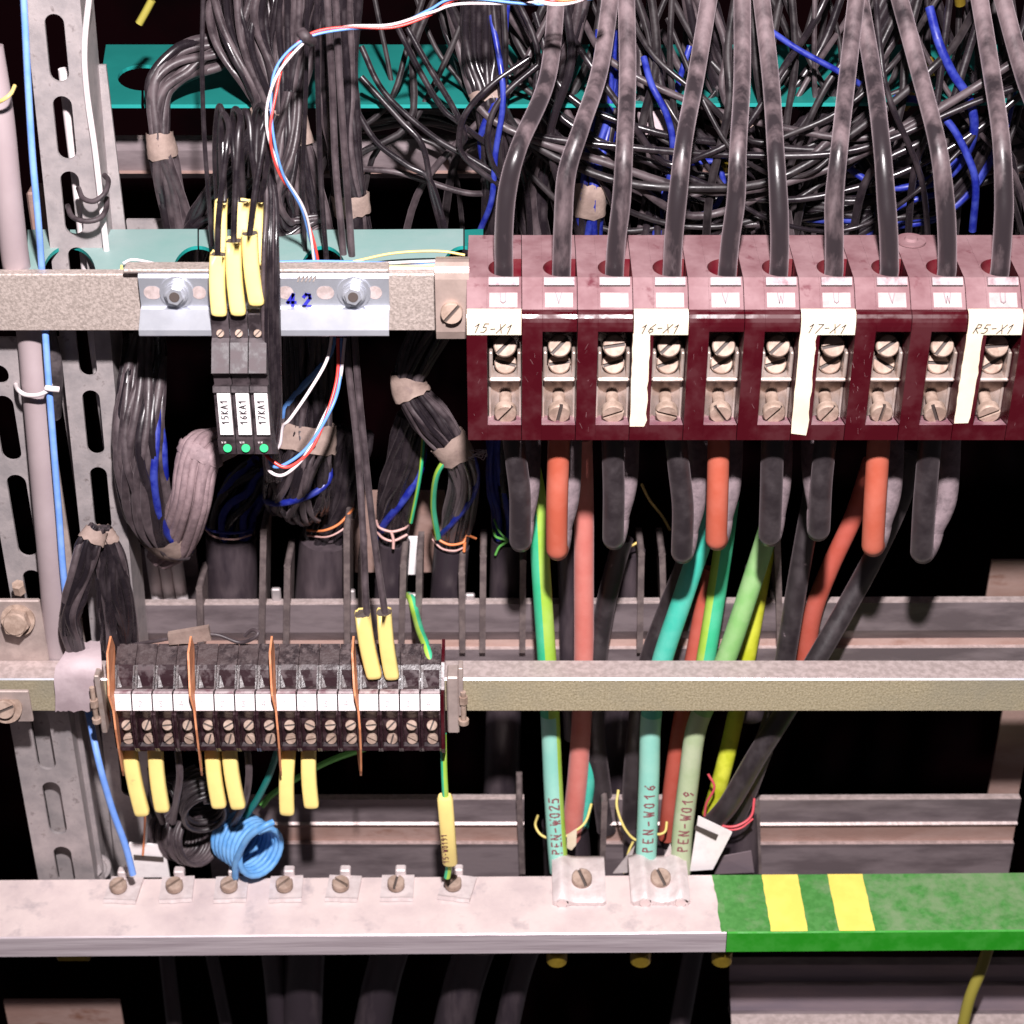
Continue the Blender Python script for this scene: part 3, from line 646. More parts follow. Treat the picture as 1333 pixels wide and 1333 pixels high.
for a, lab in [([(470, 60, 300), (500, 120, 285), (560, 175, 275), (610, 205, 270), (660, 235, 262)], 'glossy black wire slanting to the first thick cable'),
    ([(462, 140, 280), (490, 185, 270), (530, 215, 265), (560, 235, 262), (580, 300, 262)], 'black wire dropping onto the teal plate'),
    ([(515, 30, 290), (545, 90, 280), (575, 140, 272), (598, 160, 270), (650, 200, 280)], 'paired black wire crossing the teal plate'),
    ([(530, 36, 290), (560, 90, 276), (590, 140, 268), (605, 175, 266), (600, 190, 280)], 'second of the paired wires crossing the teal plate'),
    ([(470, 100, 290), (520, 155, 275), (550, 190, 265), (562, 250, 262), (575, 300, 268)], 'long black wire falling to the plate slit'),
    ([(690, 75, 280), (640, 110, 265), (605, 150, 258), (598, 190, 255), (615, 215, 255), (655, 245, 260)], 'black wire looping out beside the first thick cable'),
    ([(700, 85, 275), (655, 125, 262), (636, 165, 255), (640, 210, 255), (665, 250, 262)], 'inner black wire of the loop beside the first thick cable'),
    ([(470, 220, 300), (520, 225, 290), (600, 250, 290), (640, 252, 300)], 'dusty black wire lying low behind the nickel clip')]:
    cable('black_wire', a, 8, ['wiredusty' if 'dusty' in lab else 'wire'], lab, 'wire', 'black wires over the teal plate', seg=8)
for i, (x, y, lab) in enumerate([(1176, 140, 'right of the eighth thick cable'), (1030, 235, 'behind the sixth thick cable'), (1213, 95, 'near the glossy blue cable'), (1250, 5, 'at the top right'), (945, 230, 'behind the fifth thick cable')]):
    p = P(x, y, 330); tag(MB().cyl(p, (rt.uniform(-.4, .4), -.3, .8), 7, 22, 12).build('yellow_ferrule', ['brass']), 'small yellow ferrule '+lab, 'ferrule', 'yellow ferrules in the tangle')

# ================================================================== zinc rails
t_ = MB(); z1, z0 = R(357, 80), R(431, 80)
t_.box(-900, X(622, 400, 80), 80, 96, z0, z1, bev=1.5)
tag(t_.build('zinc_rail', ['zinc']), 'broad grey speckled zinc rail carrying the maroon blocks', 'rail')
mb = MB(); z1 = R(884, 52); z0 = R(925, 52); yb = YQ(860, z1)
mb.prof([(52, z0), (52, z1-2), (54, z1), (yb, z1), (yb, z1-4), (57, z1-4), (57, z0)], -900, X(1420, 900, 52), [0, 2, 1, 1, 1, 0, 0, 0])
tag(mb.build('zinc_rail', ['zincyel', 'railtop', 'chrome']), 'narrow yellowish zinc rail carrying the small black terminals', 'rail')

# thin wires lying along the top of the broad rail
for i, (pts, m, lab) in enumerate([
    ([(160, 343, 104), (175, 338, 110), (215, 345, 100), (280, 349, 97), (420, 346, 99), (560, 340, 101), (650, 338, 105)], 'thinwhite', 'white'),
    ([(158, 346, 106), (166, 352, 98), (240, 350, 98), (350, 352, 93), (470, 348, 97), (560, 346, 99), (650, 344, 100)], 'thinyellow', 'yellow'),
    ([(162, 350, 102), (200, 347, 104), (300, 344, 104), (410, 340, 106), (540, 343, 103), (650, 341, 103)], 'thinblue', 'pale blue'),
    ([(340, 352, 104), (440, 344, 104), (510, 330, 112), (570, 327, 116), (605, 332, 116)], 'thinyellow', 'arching yellow'),
    ([(155, 352, 100), (260, 351, 101), (400, 350, 94), (600, 349, 94)], 'thinwhite', 'lowest white')]):
    cable('thin_wire', pts, 3.6, [m], f'thin {lab} wire lying along the top of the broad zinc rail', 'wire', 'thin wires on the rail top', seg=8)

# ================================================================== bright DIN plate
t_ = thing('mounting_plate', 'bright zinc mounting plate with two bolts and blue marker digits', 'plate', P(345, 437, 60))
xa, xb = X(183, 400, 62), X(507, 400, 62)
pr = [(88, R(353, 88)), (70, R(356, 70)), (66, R(362, 66)), (66, R(399, 66)), (60, R(403, 60)), (36, R(430, 36)), (35, R(437, 35)), (40, R(438, 40))]
back = [(y+4, z-3) for y, z in pr[::-1][1:]]
MB().prof(pr+back, xa, xb, [0]*20).build('plate', ['chrome'], t_)
p = P(345, 356, 70)
MB().box(X(160, 354, 66), X(507, 354, 66)-1, 66, 90, R(354, 70), R(354, 70)+5, bev=1.5).build('top_lip', ['zinc'], t_)
for x in (230, 461):
    q = P(x, 380, 66)
    MB().cyl(q, (0, -1, 0), 21, 3, 32).cyl(q+Vector((0, -3, 0)), (0, -1, .05), 15, 5, 28).build('washer', ['chrome'], t_)
    m2 = MB(); a = q+Vector((0, -8, 0)); ax = Vector((0, -1, .12))
    m2.cyl(a, ax, 13, 4, 24); m2.cyl(a+ax*4, ax, 11, 6, 6, smooth=False); m2.cyl(a+ax*9.8, ax, 6.5, .8, 18, mi=1)
    m2.build('bolt', ['chrome', 'slot'], t_)
for (x0, x1) in ((187, 210), (250, 268), (412, 435), (482, 494), (362, 382)):
    q0, q1 = P(x0, 381, 65.4), P(x1, 381, 65.4); r_ = 9; n = 10; xs0, xs1 = q0.x+r_, q1.x-r_
    if xs1 < xs0: xs0 = xs1 = (q0.x+q1.x)/2
    o = [(xs0-r_*math.sin(math.pi*j/n), r_*math.cos(math.pi*j/n)) for j in range(n+1)]+[(xs1+r_*math.sin(math.pi*j/n), -r_*math.cos(math.pi*j/n)) for j in range(n+1)]
    m2 = MB().add([(x, 65.3, q0.z+z) for x, z in o], [list(range(len(o)))[::-1]], 0); m2.build('slot', ['railtop'], t_)
mb = MB(); pm = lambda a, b: P(a, b, 0)
u = Vector((1, 0, 0)); a_, b_ = P(372, 397, 65), P(372, 380, 65)
lettering(mb, '42', plane_map(P(374, 399, 66), (1, 0, 0), (0, 0, 1), .8), 17, 4.2, adv=1.15, slant=.1); mb.build('marker_digits', ['blueink'], t_)
mb = MB(); lettering(mb, '11111', plane_map(P(385, 366, 66), (1, 0, 0), (0, 0, 1), .8), 7, 1.6, adv=.7, slant=.5); mb.build('scratches', ['zinc'], t_)

# nickel end clip
t_ = thing('end_clip', 'pinkish nickel end clip with slotted screw left of the first block', 'clip', P(588, 442, 40))
xa, xb = X(567, 400, 45), X(611, 400, 45)
pr = [(100, R(334, 100)), (66, R(337, 66)), (56, R(341, 56)), (50, R(347, 50)), (46.5, R(355, 46.5)), (45, R(364, 45)), (45, R(432, 45)), (50, R(441, 50))]
MB().prof(pr+[(y+5, z-3 if i > 1 else z) for i, (y, z) in enumerate(pr[::-1])], xa, xb, 0).build('clip_body', ['clipmetal'], t_)
MB().screw(P(588, 406, 45), (0, -1, .12), 14, 9, .85, 0, 1).build('screw', ['screw', 'slot'], t_)

# ================================================================== maroon terminal blocks
W = 68.2; X0 = X(607, 409, 0); BW = 67.4; wl = 25
yt0, yt1 = 48.0, 165.0; zt0, zt1 = R(361, yt0), R(306, yt1)
def top_at(row):
    a, b_ = 0.0, 1.0
    for _ in range(40):
        m_ = (a+b_)/2; Y = yt0+(yt1-yt0)*m_; z = zt0+(zt1-zt0)*m_
        if R(row, Y) < z: a = m_ if False else a; 
        # row of point: larger z -> smaller row
        rr = row_of(Y, z)
        if rr > row: a = m_
        else: b_ = m_
    return Y, z
def row_of(Y, z):
    v = Vector((0, Y, z))-CAM; f = v.dot(Vector((0, cT, -sT))); u = v.dot(Vector((0, sT, cT))); return 666.5-FL*u/f
z573, z553, z432 = R(573, 0), R(553, 0), R(432, 0)
F_ = [(0, R(426, 0)), (.6, R(420, .6)), (2.2, R(414.5, 2.2)), (5, R(409.5, 5)), (9, R(405.5, 9)), (14, R(403, 14)), (36, R(373, 36)), (yt0, zt0)]
def make_block():
    o0 = (X0+W/2, 70, z573)
    t = thing('terminal_block', 'x', 'terminal block', o0)
    mb = MB()
    # left wall
    mb.prof([(0, z573)]+F_+[(yt1, zt1), (yt1, z573)], X0, X0+wl, [0, 0, 0, 0, 0, 0, 1, 1, 1, 0, 0, 0])
    # header
    mb.prof([(0, z432)]+F_+[(yt0+.3, zt0), (yt0+.3, z432)], X0+wl, X0+BW, [0, 0, 0, 0, 0, 0, 1, 1, 0, 0, 0, 0])
    # sill
    mb.prof([(0, z573), (0, z553), (44, R(541, 44)), (44, z573)], X0+wl, X0+BW, [0, 2, 0, 0, 0])
    # back panel of the window, right lip at the foot
    mb.box(X0+wl, X0+BW, 78, 84, z573, z432, 0)
    # top with D hole
    arc = [(X0+48-22*math.cos(math.radians(a)), 348.5+11.5*math.sin(math.radians(a))) for a in range(90, -91, -12)]
    hole = [(X0+BW,)+top_at(360)]+[(x,)+top_at(r) for x, r in arc]+[(X0+BW,)+top_at(337)]
    outer = [(X0+BW,)+top_at(337.0), (X0+BW, yt1, zt1), (X0+wl, yt1, zt1), (X0+wl, yt0, zt0), (X0+BW, yt0, zt0)]
    ng = [(X0+BW, yt0, zt0)]+hole+[(X0+BW, yt1, zt1), (X0+wl, yt1, zt1), (X0+wl, yt0, zt0)]
    # fan strip to stay clean: triangulated by blender
    mb.add(ng, [list(range(len(ng)))], 1)
    n = len(hole); mb.add(hole+[(a, b, c-70) for a, b, c in hole], [(i, i+1, n+i+1, n+i) for i in range(n-1)], 3, True)
    mb.box(X0+wl, X0+BW, yt1-6, yt1-.3, z573, zt1-2, 0)
    mb.build('housing', ['maroon', 'maroondust', 'maroonledge', 'maroondark'], t)
    # clip strip and small label on the slope
    xa, xb = X0+27, X0+BW-3
    MB().prof([(37, R(372, 37)), (33, R(371, 33)), (40, R(361, 40)), (46, R(360, 46))], xa, xb, 0).build('clear_strip', ['clear'], t)
    n_ = 1.2
    MB().prof([(17-n_, R(400, 17)+.5), (31-n_, R(381, 31)+.5), (32, R(381, 31)), (18, R(400, 17))], xa+1, xb-2, 0).build('phase_label', ['dustywhite'], t)
    # metal works
    MB().prof([(35.6, R(373.4, 35.6)+.4), (36.6, R(371.6, 36.6)+.6), (37.4, R(371.6, 37.4)), (36.4, R(373.4, 36.4))], xa, xb, 0).build('strip_gap', ['slot'], t)
    xc = X0+47
    up_ax = (0, -.85, .54)
    a = P(0, 452, 34); m2 = MB().cyl((xc, 52, R(459, 34)), (0, -.85, .54), 9, 24, 16); m2.screw((xc, 30, R(449, 30)-2), up_ax, 14.3, 9, .8, 0, 1); m2.build('upper_screw', ['screw', 'slot'], t)
    MB().screw((xc+.5, 43, R(473, 43)), up_ax, 14.0, 8, -.25, 0, 1).build('middle_screw', ['screw', 'slot'], t)
    # rectangular clamp frame
    m2 = MB(); zf1, zf0 = R(455, 30), R(489, 30); xl, xr = xc-20, xc+20
    m2.box(xl, xl+4.5, 22, 56, zf0, zf1, bev=1.5); m2.box(xr-4.5, xr, 22, 56, zf0, zf1, bev=1.5); m2.box(xl-.3, xr+.3, 20, 58, zf0-4.5, zf0+1, bev=2)
    m2.build('clamp_frame', ['nickel'], t)
    # lower body: curved saddle
    m2 = MB(); zb1, zb0 = R(492, 40), R(545, 40); prof = []
    for j in range(9):
        s = j/8; x = xc-19+38*s; dd = 14*(1-(2*s-1)**2); prof.append((x, 38+dd))
    V = [(x, y, zb1) for x, y in prof]+[(x, y, zb0) for x, y in prof]
    m2.add(V, [(i, i+9, i+10, i+1) for i in range(8)], 0, True)
    m2.add([(x, y, zb1) for x, y in prof]+[(xc+19, 66, zb1), (xc-19, 66, zb1)], [list(range(11))], 0)
    m2.box(xc-21, xc-17.5, 36, 66, zb0, zb1-3, bev=1); m2.box(xc+17.5, xc+21, 36, 66, zb0, zb1-3, bev=1)
    m2.box(xc-13, xc+13, 54, 60, R(487, 54), R(466, 54), bev=1)
    m2.build('contact_saddle', ['nickel'], t)
    m2 = MB(); s0 = Vector((xc+.5, 50, R(518, 50)+4)); ax = Vector((0, -1, -.22)).normalized()
    m2.cyl(s0, ax, 8, 28, 18); m2.screw(s0+ax*27, ax, 14.3, 11, .9, 0, 1); m2.build('lower_screw', ['screw', 'slot'], t)
    return t
# thick cables feeding the blocks from above
BN = ['first', 'second', 'third', 'fourth', 'fifth', 'sixth', 'seventh', 'eighth', 'ninth', 'tenth', 'eleventh']
up = [
 [(726, -20), (713, 100), (676, 190), (661, 245), (656, 300), (656, 350)],
 [(797, -20), (781, 90), (757, 165), (738, 225), (733, 290), (731, 350)],
 [(815, -20), (817, 100), (813, 190), (809, 260), (803, 310), (800, 350)],
 [(926, -20), (906, 100), (891, 180), (883, 250), (877, 310), (875, 350)],
 [(966, -20), (966, 100), (961, 190), (958, 260), (951, 310), (947, 350)],
 [(989, -20), (1003, 100), (1010, 200), (1014, 270), (1015, 320), (1014, 350)],
 [(1117, -20), (1103, 100), (1093, 190), (1086, 260), (1086, 310), (1086, 350)],
 [(1116, -20), (1137, 100), (1148, 190), (1154, 265), (1157, 310), (1158, 350)],
 [(1166, -20), (1197, 95), (1221, 190), (1230, 260), (1233, 310), (1233, 350)],
 [(1272, -20), (1290, 90), (1303, 180), (1307, 260), (1305, 310), (1302, 350)],
 [(1300, -20), (1333, 100), (1365, 190), (1376, 270), (1376, 310), (1374, 350)]]
HY = top_at(349)[0]; UY = [300, 200, HY+22, HY+4, HY, HY]
for i, pts in enumerate(up):
    pp = [(x, y, UY[k]+(12 if i % 2 else 0)*(k < 3)) for k, (x, y) in enumerate(pts)]
    xw = P(pts[-1][0], 350, 108)
    c, r = wpath([q+(11.2+(.6 if k > 2 else -.6)*0+ (1.0 if k > 2 else 0),) for k, q in enumerate(pp)], 12, 10)
    c.append(c[-1]-Vector((0, 0, 60))); r.append(r[-1])
    mb = MB(); n = int(len(c)*.52)
    mb.tube(c, r, 26)
    tag(mb.build('thick_black_cable', ['cabledusty']), f'thick dusty black cable entering the {BN[i]} maroon block from above', 'cable', 'thick cables entering the blocks from above')

proto = make_block()
names15 = {0: 'carrying the cream 15-X1 sticker', 1: 'just right of the 15-X1 block', 2: 'just left of the 16-X1 block', 3: 'carrying the cream 16-X1 sticker', 4: 'just right of the 16-X1 block',
           5: 'left of the 17-X1 block, phase letter W', 6: 'carrying the cream 17-X1 sticker', 7: 'just right of the 17-X1 block, phase letter V', 8: 'left of the R5-X1 block, phase letter W', 9: 'carrying the cream R5-X1 sticker', 10: 'cut off by the right edge of the photo'}
rr = random.Random(5); blocks = [proto]
for i in range(1, 11): blocks.append(copy_tree(proto, (W*i, 0, 0)))
for i, t in enumerate(blocks):
    t['label'] = 'maroon terminal block '+names15[i]; t['group'] = 'maroon terminal blocks in the row'
    for ch in t.children:
        if 'screw' in ch.name and i > 0:
            # turn each slotted head by its own angle: rebuild mesh with new slot angle
            n_ = ch.name.split('.')[0]; xc = X0+47; m2 = MB()
            t['_o'] = tuple(Vector(proto['_o']))
            if n_ == 'upper_screw': m2.cyl((xc, 52, R(459, 34)), (0, -.85, .54), 9, 24, 16); m2.screw((xc, 30, R(449, 30)-2), (0, -.85, .54), 14.3, 9, [0, .8, .15, .75, .8, .75, .2, .6, .9, .1, 1][i], 0, 1)
            elif n_ == 'middle_screw': m2.screw((xc+.5, 43, R(473, 43)), (0, -.85, .54), 14.0, 8, rr.uniform(-.6, .6), 0, 1)
            else:
                s0 = Vector((xc+.5, 50, R(518, 50)+4)); ax = Vector((0, -1, -.22)).normalized(); m2.cyl(s0, ax, 8, 28, 18)
                m2.screw(s0+ax*27, ax, 14.3, 11, [0, 1.4, .4, -.3, -1.0, .9, 1.0, 1.45, -1.2, .5, .8][i], 0, 1)
            tmp = m2.build('tmp', ['screw', 'slot'], t); ch.data = tmp.data; bpy.data.objects.remove(tmp)
def bevel(o, w):
    m_ = o.modifiers.new('edge', 'BEVEL'); m_.width = w*S; m_.segments = 2; m_.limit_method = 'ANGLE'; m_.angle_limit = math.radians(50)
for t in blocks:
    for c in t.children:
        if c.name.startswith('housing'): bevel(c, 1.1)
        if c.name.startswith('clamp_frame') or c.name.startswith('contact_saddle'): bevel(c, .5)
def sub(t, nm):
    c = [o for o in t.children if o.name.split('.')[0] == nm][0]; c['_o'] = tuple(t['_o']); return c
rs = random.Random(77)
for i, t in enumerate(blocks):
    t['_o'] = tuple(Vector(proto['_o'])+Vector((W*i, 0, 0))); mb = MB()
    for k in range(rs.randint(3, 7) + (10 if i == 7 else 0)):
        x = X0+W*i+rs.uniform(2, 22); z = z573+rs.uniform(6, 130); a = rs.uniform(-.6, .6)+1.57; L = rs.uniform(2, 9); w_ = rs.uniform(.15, .35)
        dx, dz = math.cos(a)*L, math.sin(a)*L
        mb.add([(x, -.25, z), (x+w_, -.25, z), (x+dx+w_, -.25, z+dz), (x+dx, -.25, z+dz)], [(0, 1, 2, 3)], 0)
    mb.build('scratches', ['maroondust'], t)
# phase letters
for i, ch_ in {4: 'V', 5: 'W', 6: 'U', 7: 'V', 8: 'W', 9: 'U', 1: 'V', 0: 'U'}.items():
    t = blocks[i]; t['_o'] = tuple(Vector(proto['_o'])+Vector((W*i, 0, 0)))
    a = Vector((X0+W*i+40, 13, R(397, 13)+0)); s = Vector((0, 23, R(374, 36)-R(403, 13)))
    mb = MB(); lettering(mb, ch_, plane_map(Vector((X0+W*i+41, 13, R(403, 13)))+s*.28, (1, 0, 0), s, 1.6), 13, 1.2)
    mb.build('phase_letter', ['paleink'], sub(t, 'phase_label'))
# cream stickers
def sticker(i, text, strip_row, lab):
    xa = X0+W*i+.5; xb = X0+W*(i+1)-1.0; q = [( -1.2, R(436, -1.2)), (-1.2, R(426, -1.2)), (-.6, R(419.6, -.6)), (1.0, R(414, 1.0)), (3.8, R(408.8, 3.8)), (7.9, R(404.7, 7.9)), (13, R(402, 13))]
    t = thing('cream_sticker', lab, 'sticker', (xa, 0, q[0][1]), 'cream stickers on the blocks')
    mb = MB(); th = .9
    inner = [(y+th, z-th*.4) for y, z in q[::-1]]
    mb.prof(q+inner, xa, xb, 0)
    if strip_row:
        z0 = R(strip_row, -1.2); rg = random.Random(i); V = []; n = 14
        for k in range(n+1):
            z = R(436, -1.2)+1+(z0-R(436, -1.2))*k/n
            V += [(xa-.6+rg.uniform(-.6, .6), -1.6, z), (xa+20+rg.uniform(-1, 1)-(k == n)*2, -1.6, z+(k == n)*rg.uniform(-3, 3))]
        V += [(x, y+1.4, z) for x, y, z in V]; m = 2*(n+1)
        mb.add(V, [(2*k, 2*k+2, 2*k+3, 2*k+1) for k in range(n)]+[(2*k+m, 2*k+1+m, 2*k+3+m, 2*k+2+m) for k in range(n)]+[(2*k, 2*k+m, 2*k+2+m, 2*k+2) for k in range(n)]+[(2*k+1, 2*k+3, 2*k+3+m, 2*k+1+m) for k in range(n)], 0)
    mb.build('paper', ['cream'], t)
    mb = MB(); lettering(mb, text, plane_map((xa+6, -1.4, R(433.5, -1.2)), (1, 0, 0), (0, 0, 1), .35), 12, 1.15, adv=.82, slant=.42, jitter=.07)
    mb.build('handwriting', ['ink'], sub(t, 'paper'))
sticker(0, '15-X1', 0, 'cream sticker handwritten 15-X1 on the first block')
sticker(3, '16-X1', 556, 'cream sticker handwritten 16-X1 with a long white strip')
sticker(6, '17-X1', 565, 'cream sticker handwritten 17-X1 with a long white strip')
sticker(9, 'R5-X1', 552, 'cream sticker handwritten R5-X1 with a long white strip')
# pale ring mark on the top of the eighth block
Y_, z_ = top_at(315); q = Vector((X(1186, 312, Y_), Y_, z_+1)); nrm = Vector((0, -(zt1-zt0), (yt1-yt0))).normalized()
tag(MB().cyl(q, nrm, 19, 2.5, 28).cyl(q+nrm*2.5, nrm, 9, 3, 20, r2=7).build('round_plug', ['maroondust']), 'flat round pinkish plug on top of the block right of 17-X1', 'plug')

# ================================================================== relay modules
zr = lambda r, Y: R(r, Y)
RX0 = X(275, 430, 30); RW = X(299.3, 430, 30)-RX0
def make_relay():
    t = thing('relay_module', 'x', 'relay', (RX0+RW/2, 40, R(592, 0)))
    x0, x1 = RX0, RX0+RW-1.4
    pts = [(62, R(402, 62)), (34, R(410, 34)), (30, R(440, 30)), (24, R(446, 24)), (2, R(486, 2)), (14, R(489, 14)), (16, R(500, 16)), (2, R(503, 2)), (0, R(511, 0)), (6, R(513, 6)), (4, R(570, 4)), (0, R(572, 0)), (2, R(591, 2)), (60, R(591, 60))]
    MB().prof(pts, x0, x1, [0, 1, 0, 0, 1, 1, 1, 0, 0, 1, 1, 1, 1, 1, 0]).build('relay_body', ['greyplastic', 'blackplastic'], t)
    xc = (x0+x1)/2
    MB().screw((xc, 31, R(434, 31)), (0, -1, .5), 5, 3, .8, 0, 1, seg=14).build('screw', ['screw', 'slot'], t)
    MB().prof([(1.5, R(512, 1.5)), (-.5, R(566, -.5)), (5, R(566, 5)), (6, R(512, 6))], x0+4.5, x1-.8, 0).build('white_label', ['white'], t)
    MB().cyl((xc+1, 2, R(583, 1)), (0, -1, .2), 5.4, 3, 18).build('green_led', ['led'], t)
    mb = MB(); lettering(mb, 'WM', plane_map((x0+5, -.2, R(577, 0)), (1, 0, 0), (0, 0, 1), .4), 3, .5, adv=1.2); mb.build('fine_print', ['whiteplastic'], t)
    return t
rel = make_relay(); rels = [rel, copy_tree(rel, (RW, 0, 0)), copy_tree(rel, (2*RW, 0, 0))]
for i, (t, tx) in enumerate(zip(rels, ('15KA1', '16KA1', '17KA1'))):
    t['label'] = f'slim grey relay module with white label reading {tx}'; t['group'] = 'relay modules on the bright plate'
    x0 = RX0+RW*i; dz = Vector((0, -2, R(512, 1.5)-R(566, -.5)))
    mb = MB(); s = Vector((0, 2.0, R(512, 1.5)-R(566, -.5)))
    lettering(mb, tx, plane_map(Vector((x0+RW*.72, -1.0, R(552, -.5))), s, (-1, 0, 0), .5), 8.5, 1.05, adv=.86); t['_o'] = tuple(Vector(rel['_o'])+Vector((RW*i, 0, 0))); mb.build('label_text', ['ink'], sub(t, 'white_label'))

def sleeve(x0, r0, x1, r1, wpx, Y0, Y1, lab, m='sleeve', flat=.75, grp='yellow wire sleeves', text=None, jag=True):
    a, b_ = P(x0, r0, Y0), P(x1, r1, Y1); t0 = tY(r0, Y0); w_ = wpx*t0/2
    d = (b_-a).normalized(); L = (b_-a).length; fr_ = Vector((0, -1, 0)); fr_ = (fr_-d*fr_.dot(d)).normalized(); s = d.cross(fr_)
    mb = MB(); seg = 20; rows = []
    rg = random.Random(int(x0*7+r0))
    for k in range(9):
        u = k/8; q = 1.0
        if k == 8: q = .62
        if k == 7: q = .96
        uu = [0, .02, .2, .4, .6, .8, .93, .975, 1][k]
        row = []
        for j in range(seg):
            an = 6.283*j/seg; c_, s_ = math.cos(an), math.sin(an)
            c2 = math.copysign(abs(c_)**.55, c_); s2 = math.copysign(abs(s_)**.55, s_)
            off = d*((rg.uniform(-1.5, 1.0)+2.5*c_)*(k == 0 and jag))
            row.append(a+d*(L*uu)+fr_*c2*w_*flat*q+s*s2*w_*q+off+s*2.2*math.sin(uu*3.1))
        rows.append(row)
    V = [p for row in rows for p in row]
    mb.add(V, [(k*seg+j, k*seg+(j+1) % seg, (k+1)*seg+(j+1) % seg, (k+1)*seg+j) for k in range(8) for j in range(seg)], 0, True)
    mb.add(rows[-1], [list(range(seg))], 0); mb.add([p+d*3 for p in rows[0]], [list(range(seg))[::-1]], 1)
    o = mb.build('yellow_sleeve', [m, 'slot']); return tag(o, lab, 'sleeve', grp)
sleeve(288, 262, 291, 345, 17, 80, 60, 'left rear yellow sleeve above the relays')
sleeve(315, 262, 318, 330, 22, 82, 60, 'middle rear yellow sleeve above the relays')
sleeve(335, 262, 340, 345, 17, 82, 58, 'right rear yellow sleeve above the relays')
sleeve(284, 330, 286, 411, 21, 40, 26, 'left front yellow sleeve entering the 15KA1 relay')
sleeve(304, 312, 311, 410, 21, 40, 26, 'middle front yellow sleeve entering the 16KA1 relay')
sleeve(325, 303, 335, 397, 21, 40, 28, 'right front yellow sleeve entering the 17KA1 relay')
hp = [([(283, 340, 38), (285, 280, 45), (294, 200, 60), (298, 165, 85), (290, 150, 110), (288, 200, 115), (290, 262, 90)], 'left'),
      ([(304, 320, 38), (306, 260, 50), (310, 180, 70), (313, 152, 95), (305, 143, 115), (303, 180, 120), (310, 265, 85)], 'middle'),
      ([(324, 312, 38), (332, 250, 50), (342, 190, 70), (347, 150, 95), (342, 140, 112), (335, 165, 120), (332, 265, 85)], 'right'),
      ([(292, 262, 82), (290, 200, 110), (290, 150, 135), (284, 142, 150), (280, 200, 160), (285, 300, 170)], 'rear left'),
      ([(338, 262, 85), (328, 200, 90), (325, 160, 105), (318, 145, 120), (314, 180, 130), (316, 262, 130)], 'rear right'),
      ([(340, 262, 86), (350, 200, 80), (348, 150, 90), (338, 137, 105), (330, 160, 120), (326, 230, 125)], 'outer right')]
for pts, lab in hp: cable('hairpin_wire', pts, 8, ['wire'], f'{lab} black wire bent like a hairpin into the yellow sleeves', 'wire', 'hairpin wires above the relays', seg=12)
bundle('thin tight hank of black wires beside the relays', [(346, 205, 120, 7), (353, 260, 80, 10), (352, 330, 40, 13), (352, 430, 34, 14), (356, 520, 36, 13), (352, 580, 60, 12), (356, 620, 120, 14)], 20, 2.6, mats=('wire', 'wire', 'wire', 'wiredusty'), seed=31, depth=.8, jit=.12, twist=.08)
cable('black_wire', [(265, -20, 150), (263, 80, 150), (266, 180, 150), (272, 260, 150), (276, 320, 150)], 6, ['wire'], 'single black wire hanging down left of the relays', 'wire')

# long twin wires
for i, (pts, lab) in enumerate([([(425, -20, 160), (432, 100, 160), (437, 220, 160), (447, 330, 150), (452, 460, 130), (465, 580, 110), (473, 700, 78), (477, 790, 56), (484, 850, 50)], 'left'),
                  ([(436, -20, 150), (442, 100, 150), (450, 220, 150), (458, 330, 145), (463, 460, 125), (474, 580, 105), (487, 700, 78), (500, 790, 56), (508, 850, 50)], 'right')]):
    cable('long_black_wire', pts, 9, ['wiredusty'], f'{lab} of the twin wires running down to the yellow sleeves', 'wire', 'twin wires to the small terminals', seg=12)
cable('long_black_wire', [(412, -20, 165), (414, 120, 165), (418, 240, 160), (425, 340, 150)], 7, ['wire'], 'black wire left of the twin wires above the rail', 'wire', seg=10)
cable('long_black_wire', [(400, -20, 170), (398, 120, 170), (394, 240, 170), (398, 340, 160)], 6, ['wire'], 'black wire crossing the ribbon behind the red and white strand', 'wire', seg=10)

# red / white / blue strand
strand = thing('twisted_strand', 'red white and blue twisted strand arching down from the top centre', 'wire strand', P(400, 45, 120))
base = [(790, -8, 140), (700, 2, 135), (600, 0, 130), (560, 16, 125), (510, 34, 120), (450, 36, 115), (402, 48, 105), (368, 82, 90), (354, 125, 72), (352, 175, 58), (366, 225, 60), (392, 268, 84), (404, 305, 104), (414, 352, 118)]
for j, m_ in enumerate(('thinred', 'thinwhite', 'thinblue')):
    c, r = wpath(base, 1.75, 9); fr = frames(c)
    w_ = [p+u*math.cos(k*.16+j*2.1)*3.0+v*math.sin(k*.16+j*2.1)*(3.0+1.5*math.sin(k*.11)) for k, (p, (u, v)) in enumerate(zip(c, fr))]
    MB().tube(w_, r, 8).build('wire', [m_], strand)
cable('tie', [(392, 42, 106), (398, 48, 100), (406, 54, 108)], 15, ['blackplastic'], parent=strand)
strand = thing('twisted_strand', 'red white and blue strand looping under the relay hank', 'wire strand', P(380, 610, 60))
for j, (m_, pts) in enumerate([('thinred', [(440, 440, 130), (439, 490, 110), (425, 540, 80), (405, 585, 55), (375, 608, 45), (352, 598, 50), (335, 580, 70)]),
                               ('thinblue', [(444, 440, 132), (443, 490, 112), (432, 530, 82), (402, 580, 58), (372, 604, 48), (354, 606, 50), (350, 585, 70)]),
                               ('thinwhite', [(449, 440, 130), (441, 500, 108), (418, 550, 78), (398, 592, 52), (370, 618, 44), (350, 612, 48), (348, 590, 66)])]):
    cable('wire', pts, 4.6, [m_], parent=strand, seg=8)
cable('thin_white_wire', [(432, 436, 110), (425, 470, 90), (402, 510, 60), (378, 545, 45), (368, 556, 50), (364, 580, 55), (352, 590, 60)], 4.4, ['thinwhite'], 'single thin white wire curving to the relay hank', 'wire', seg=8)
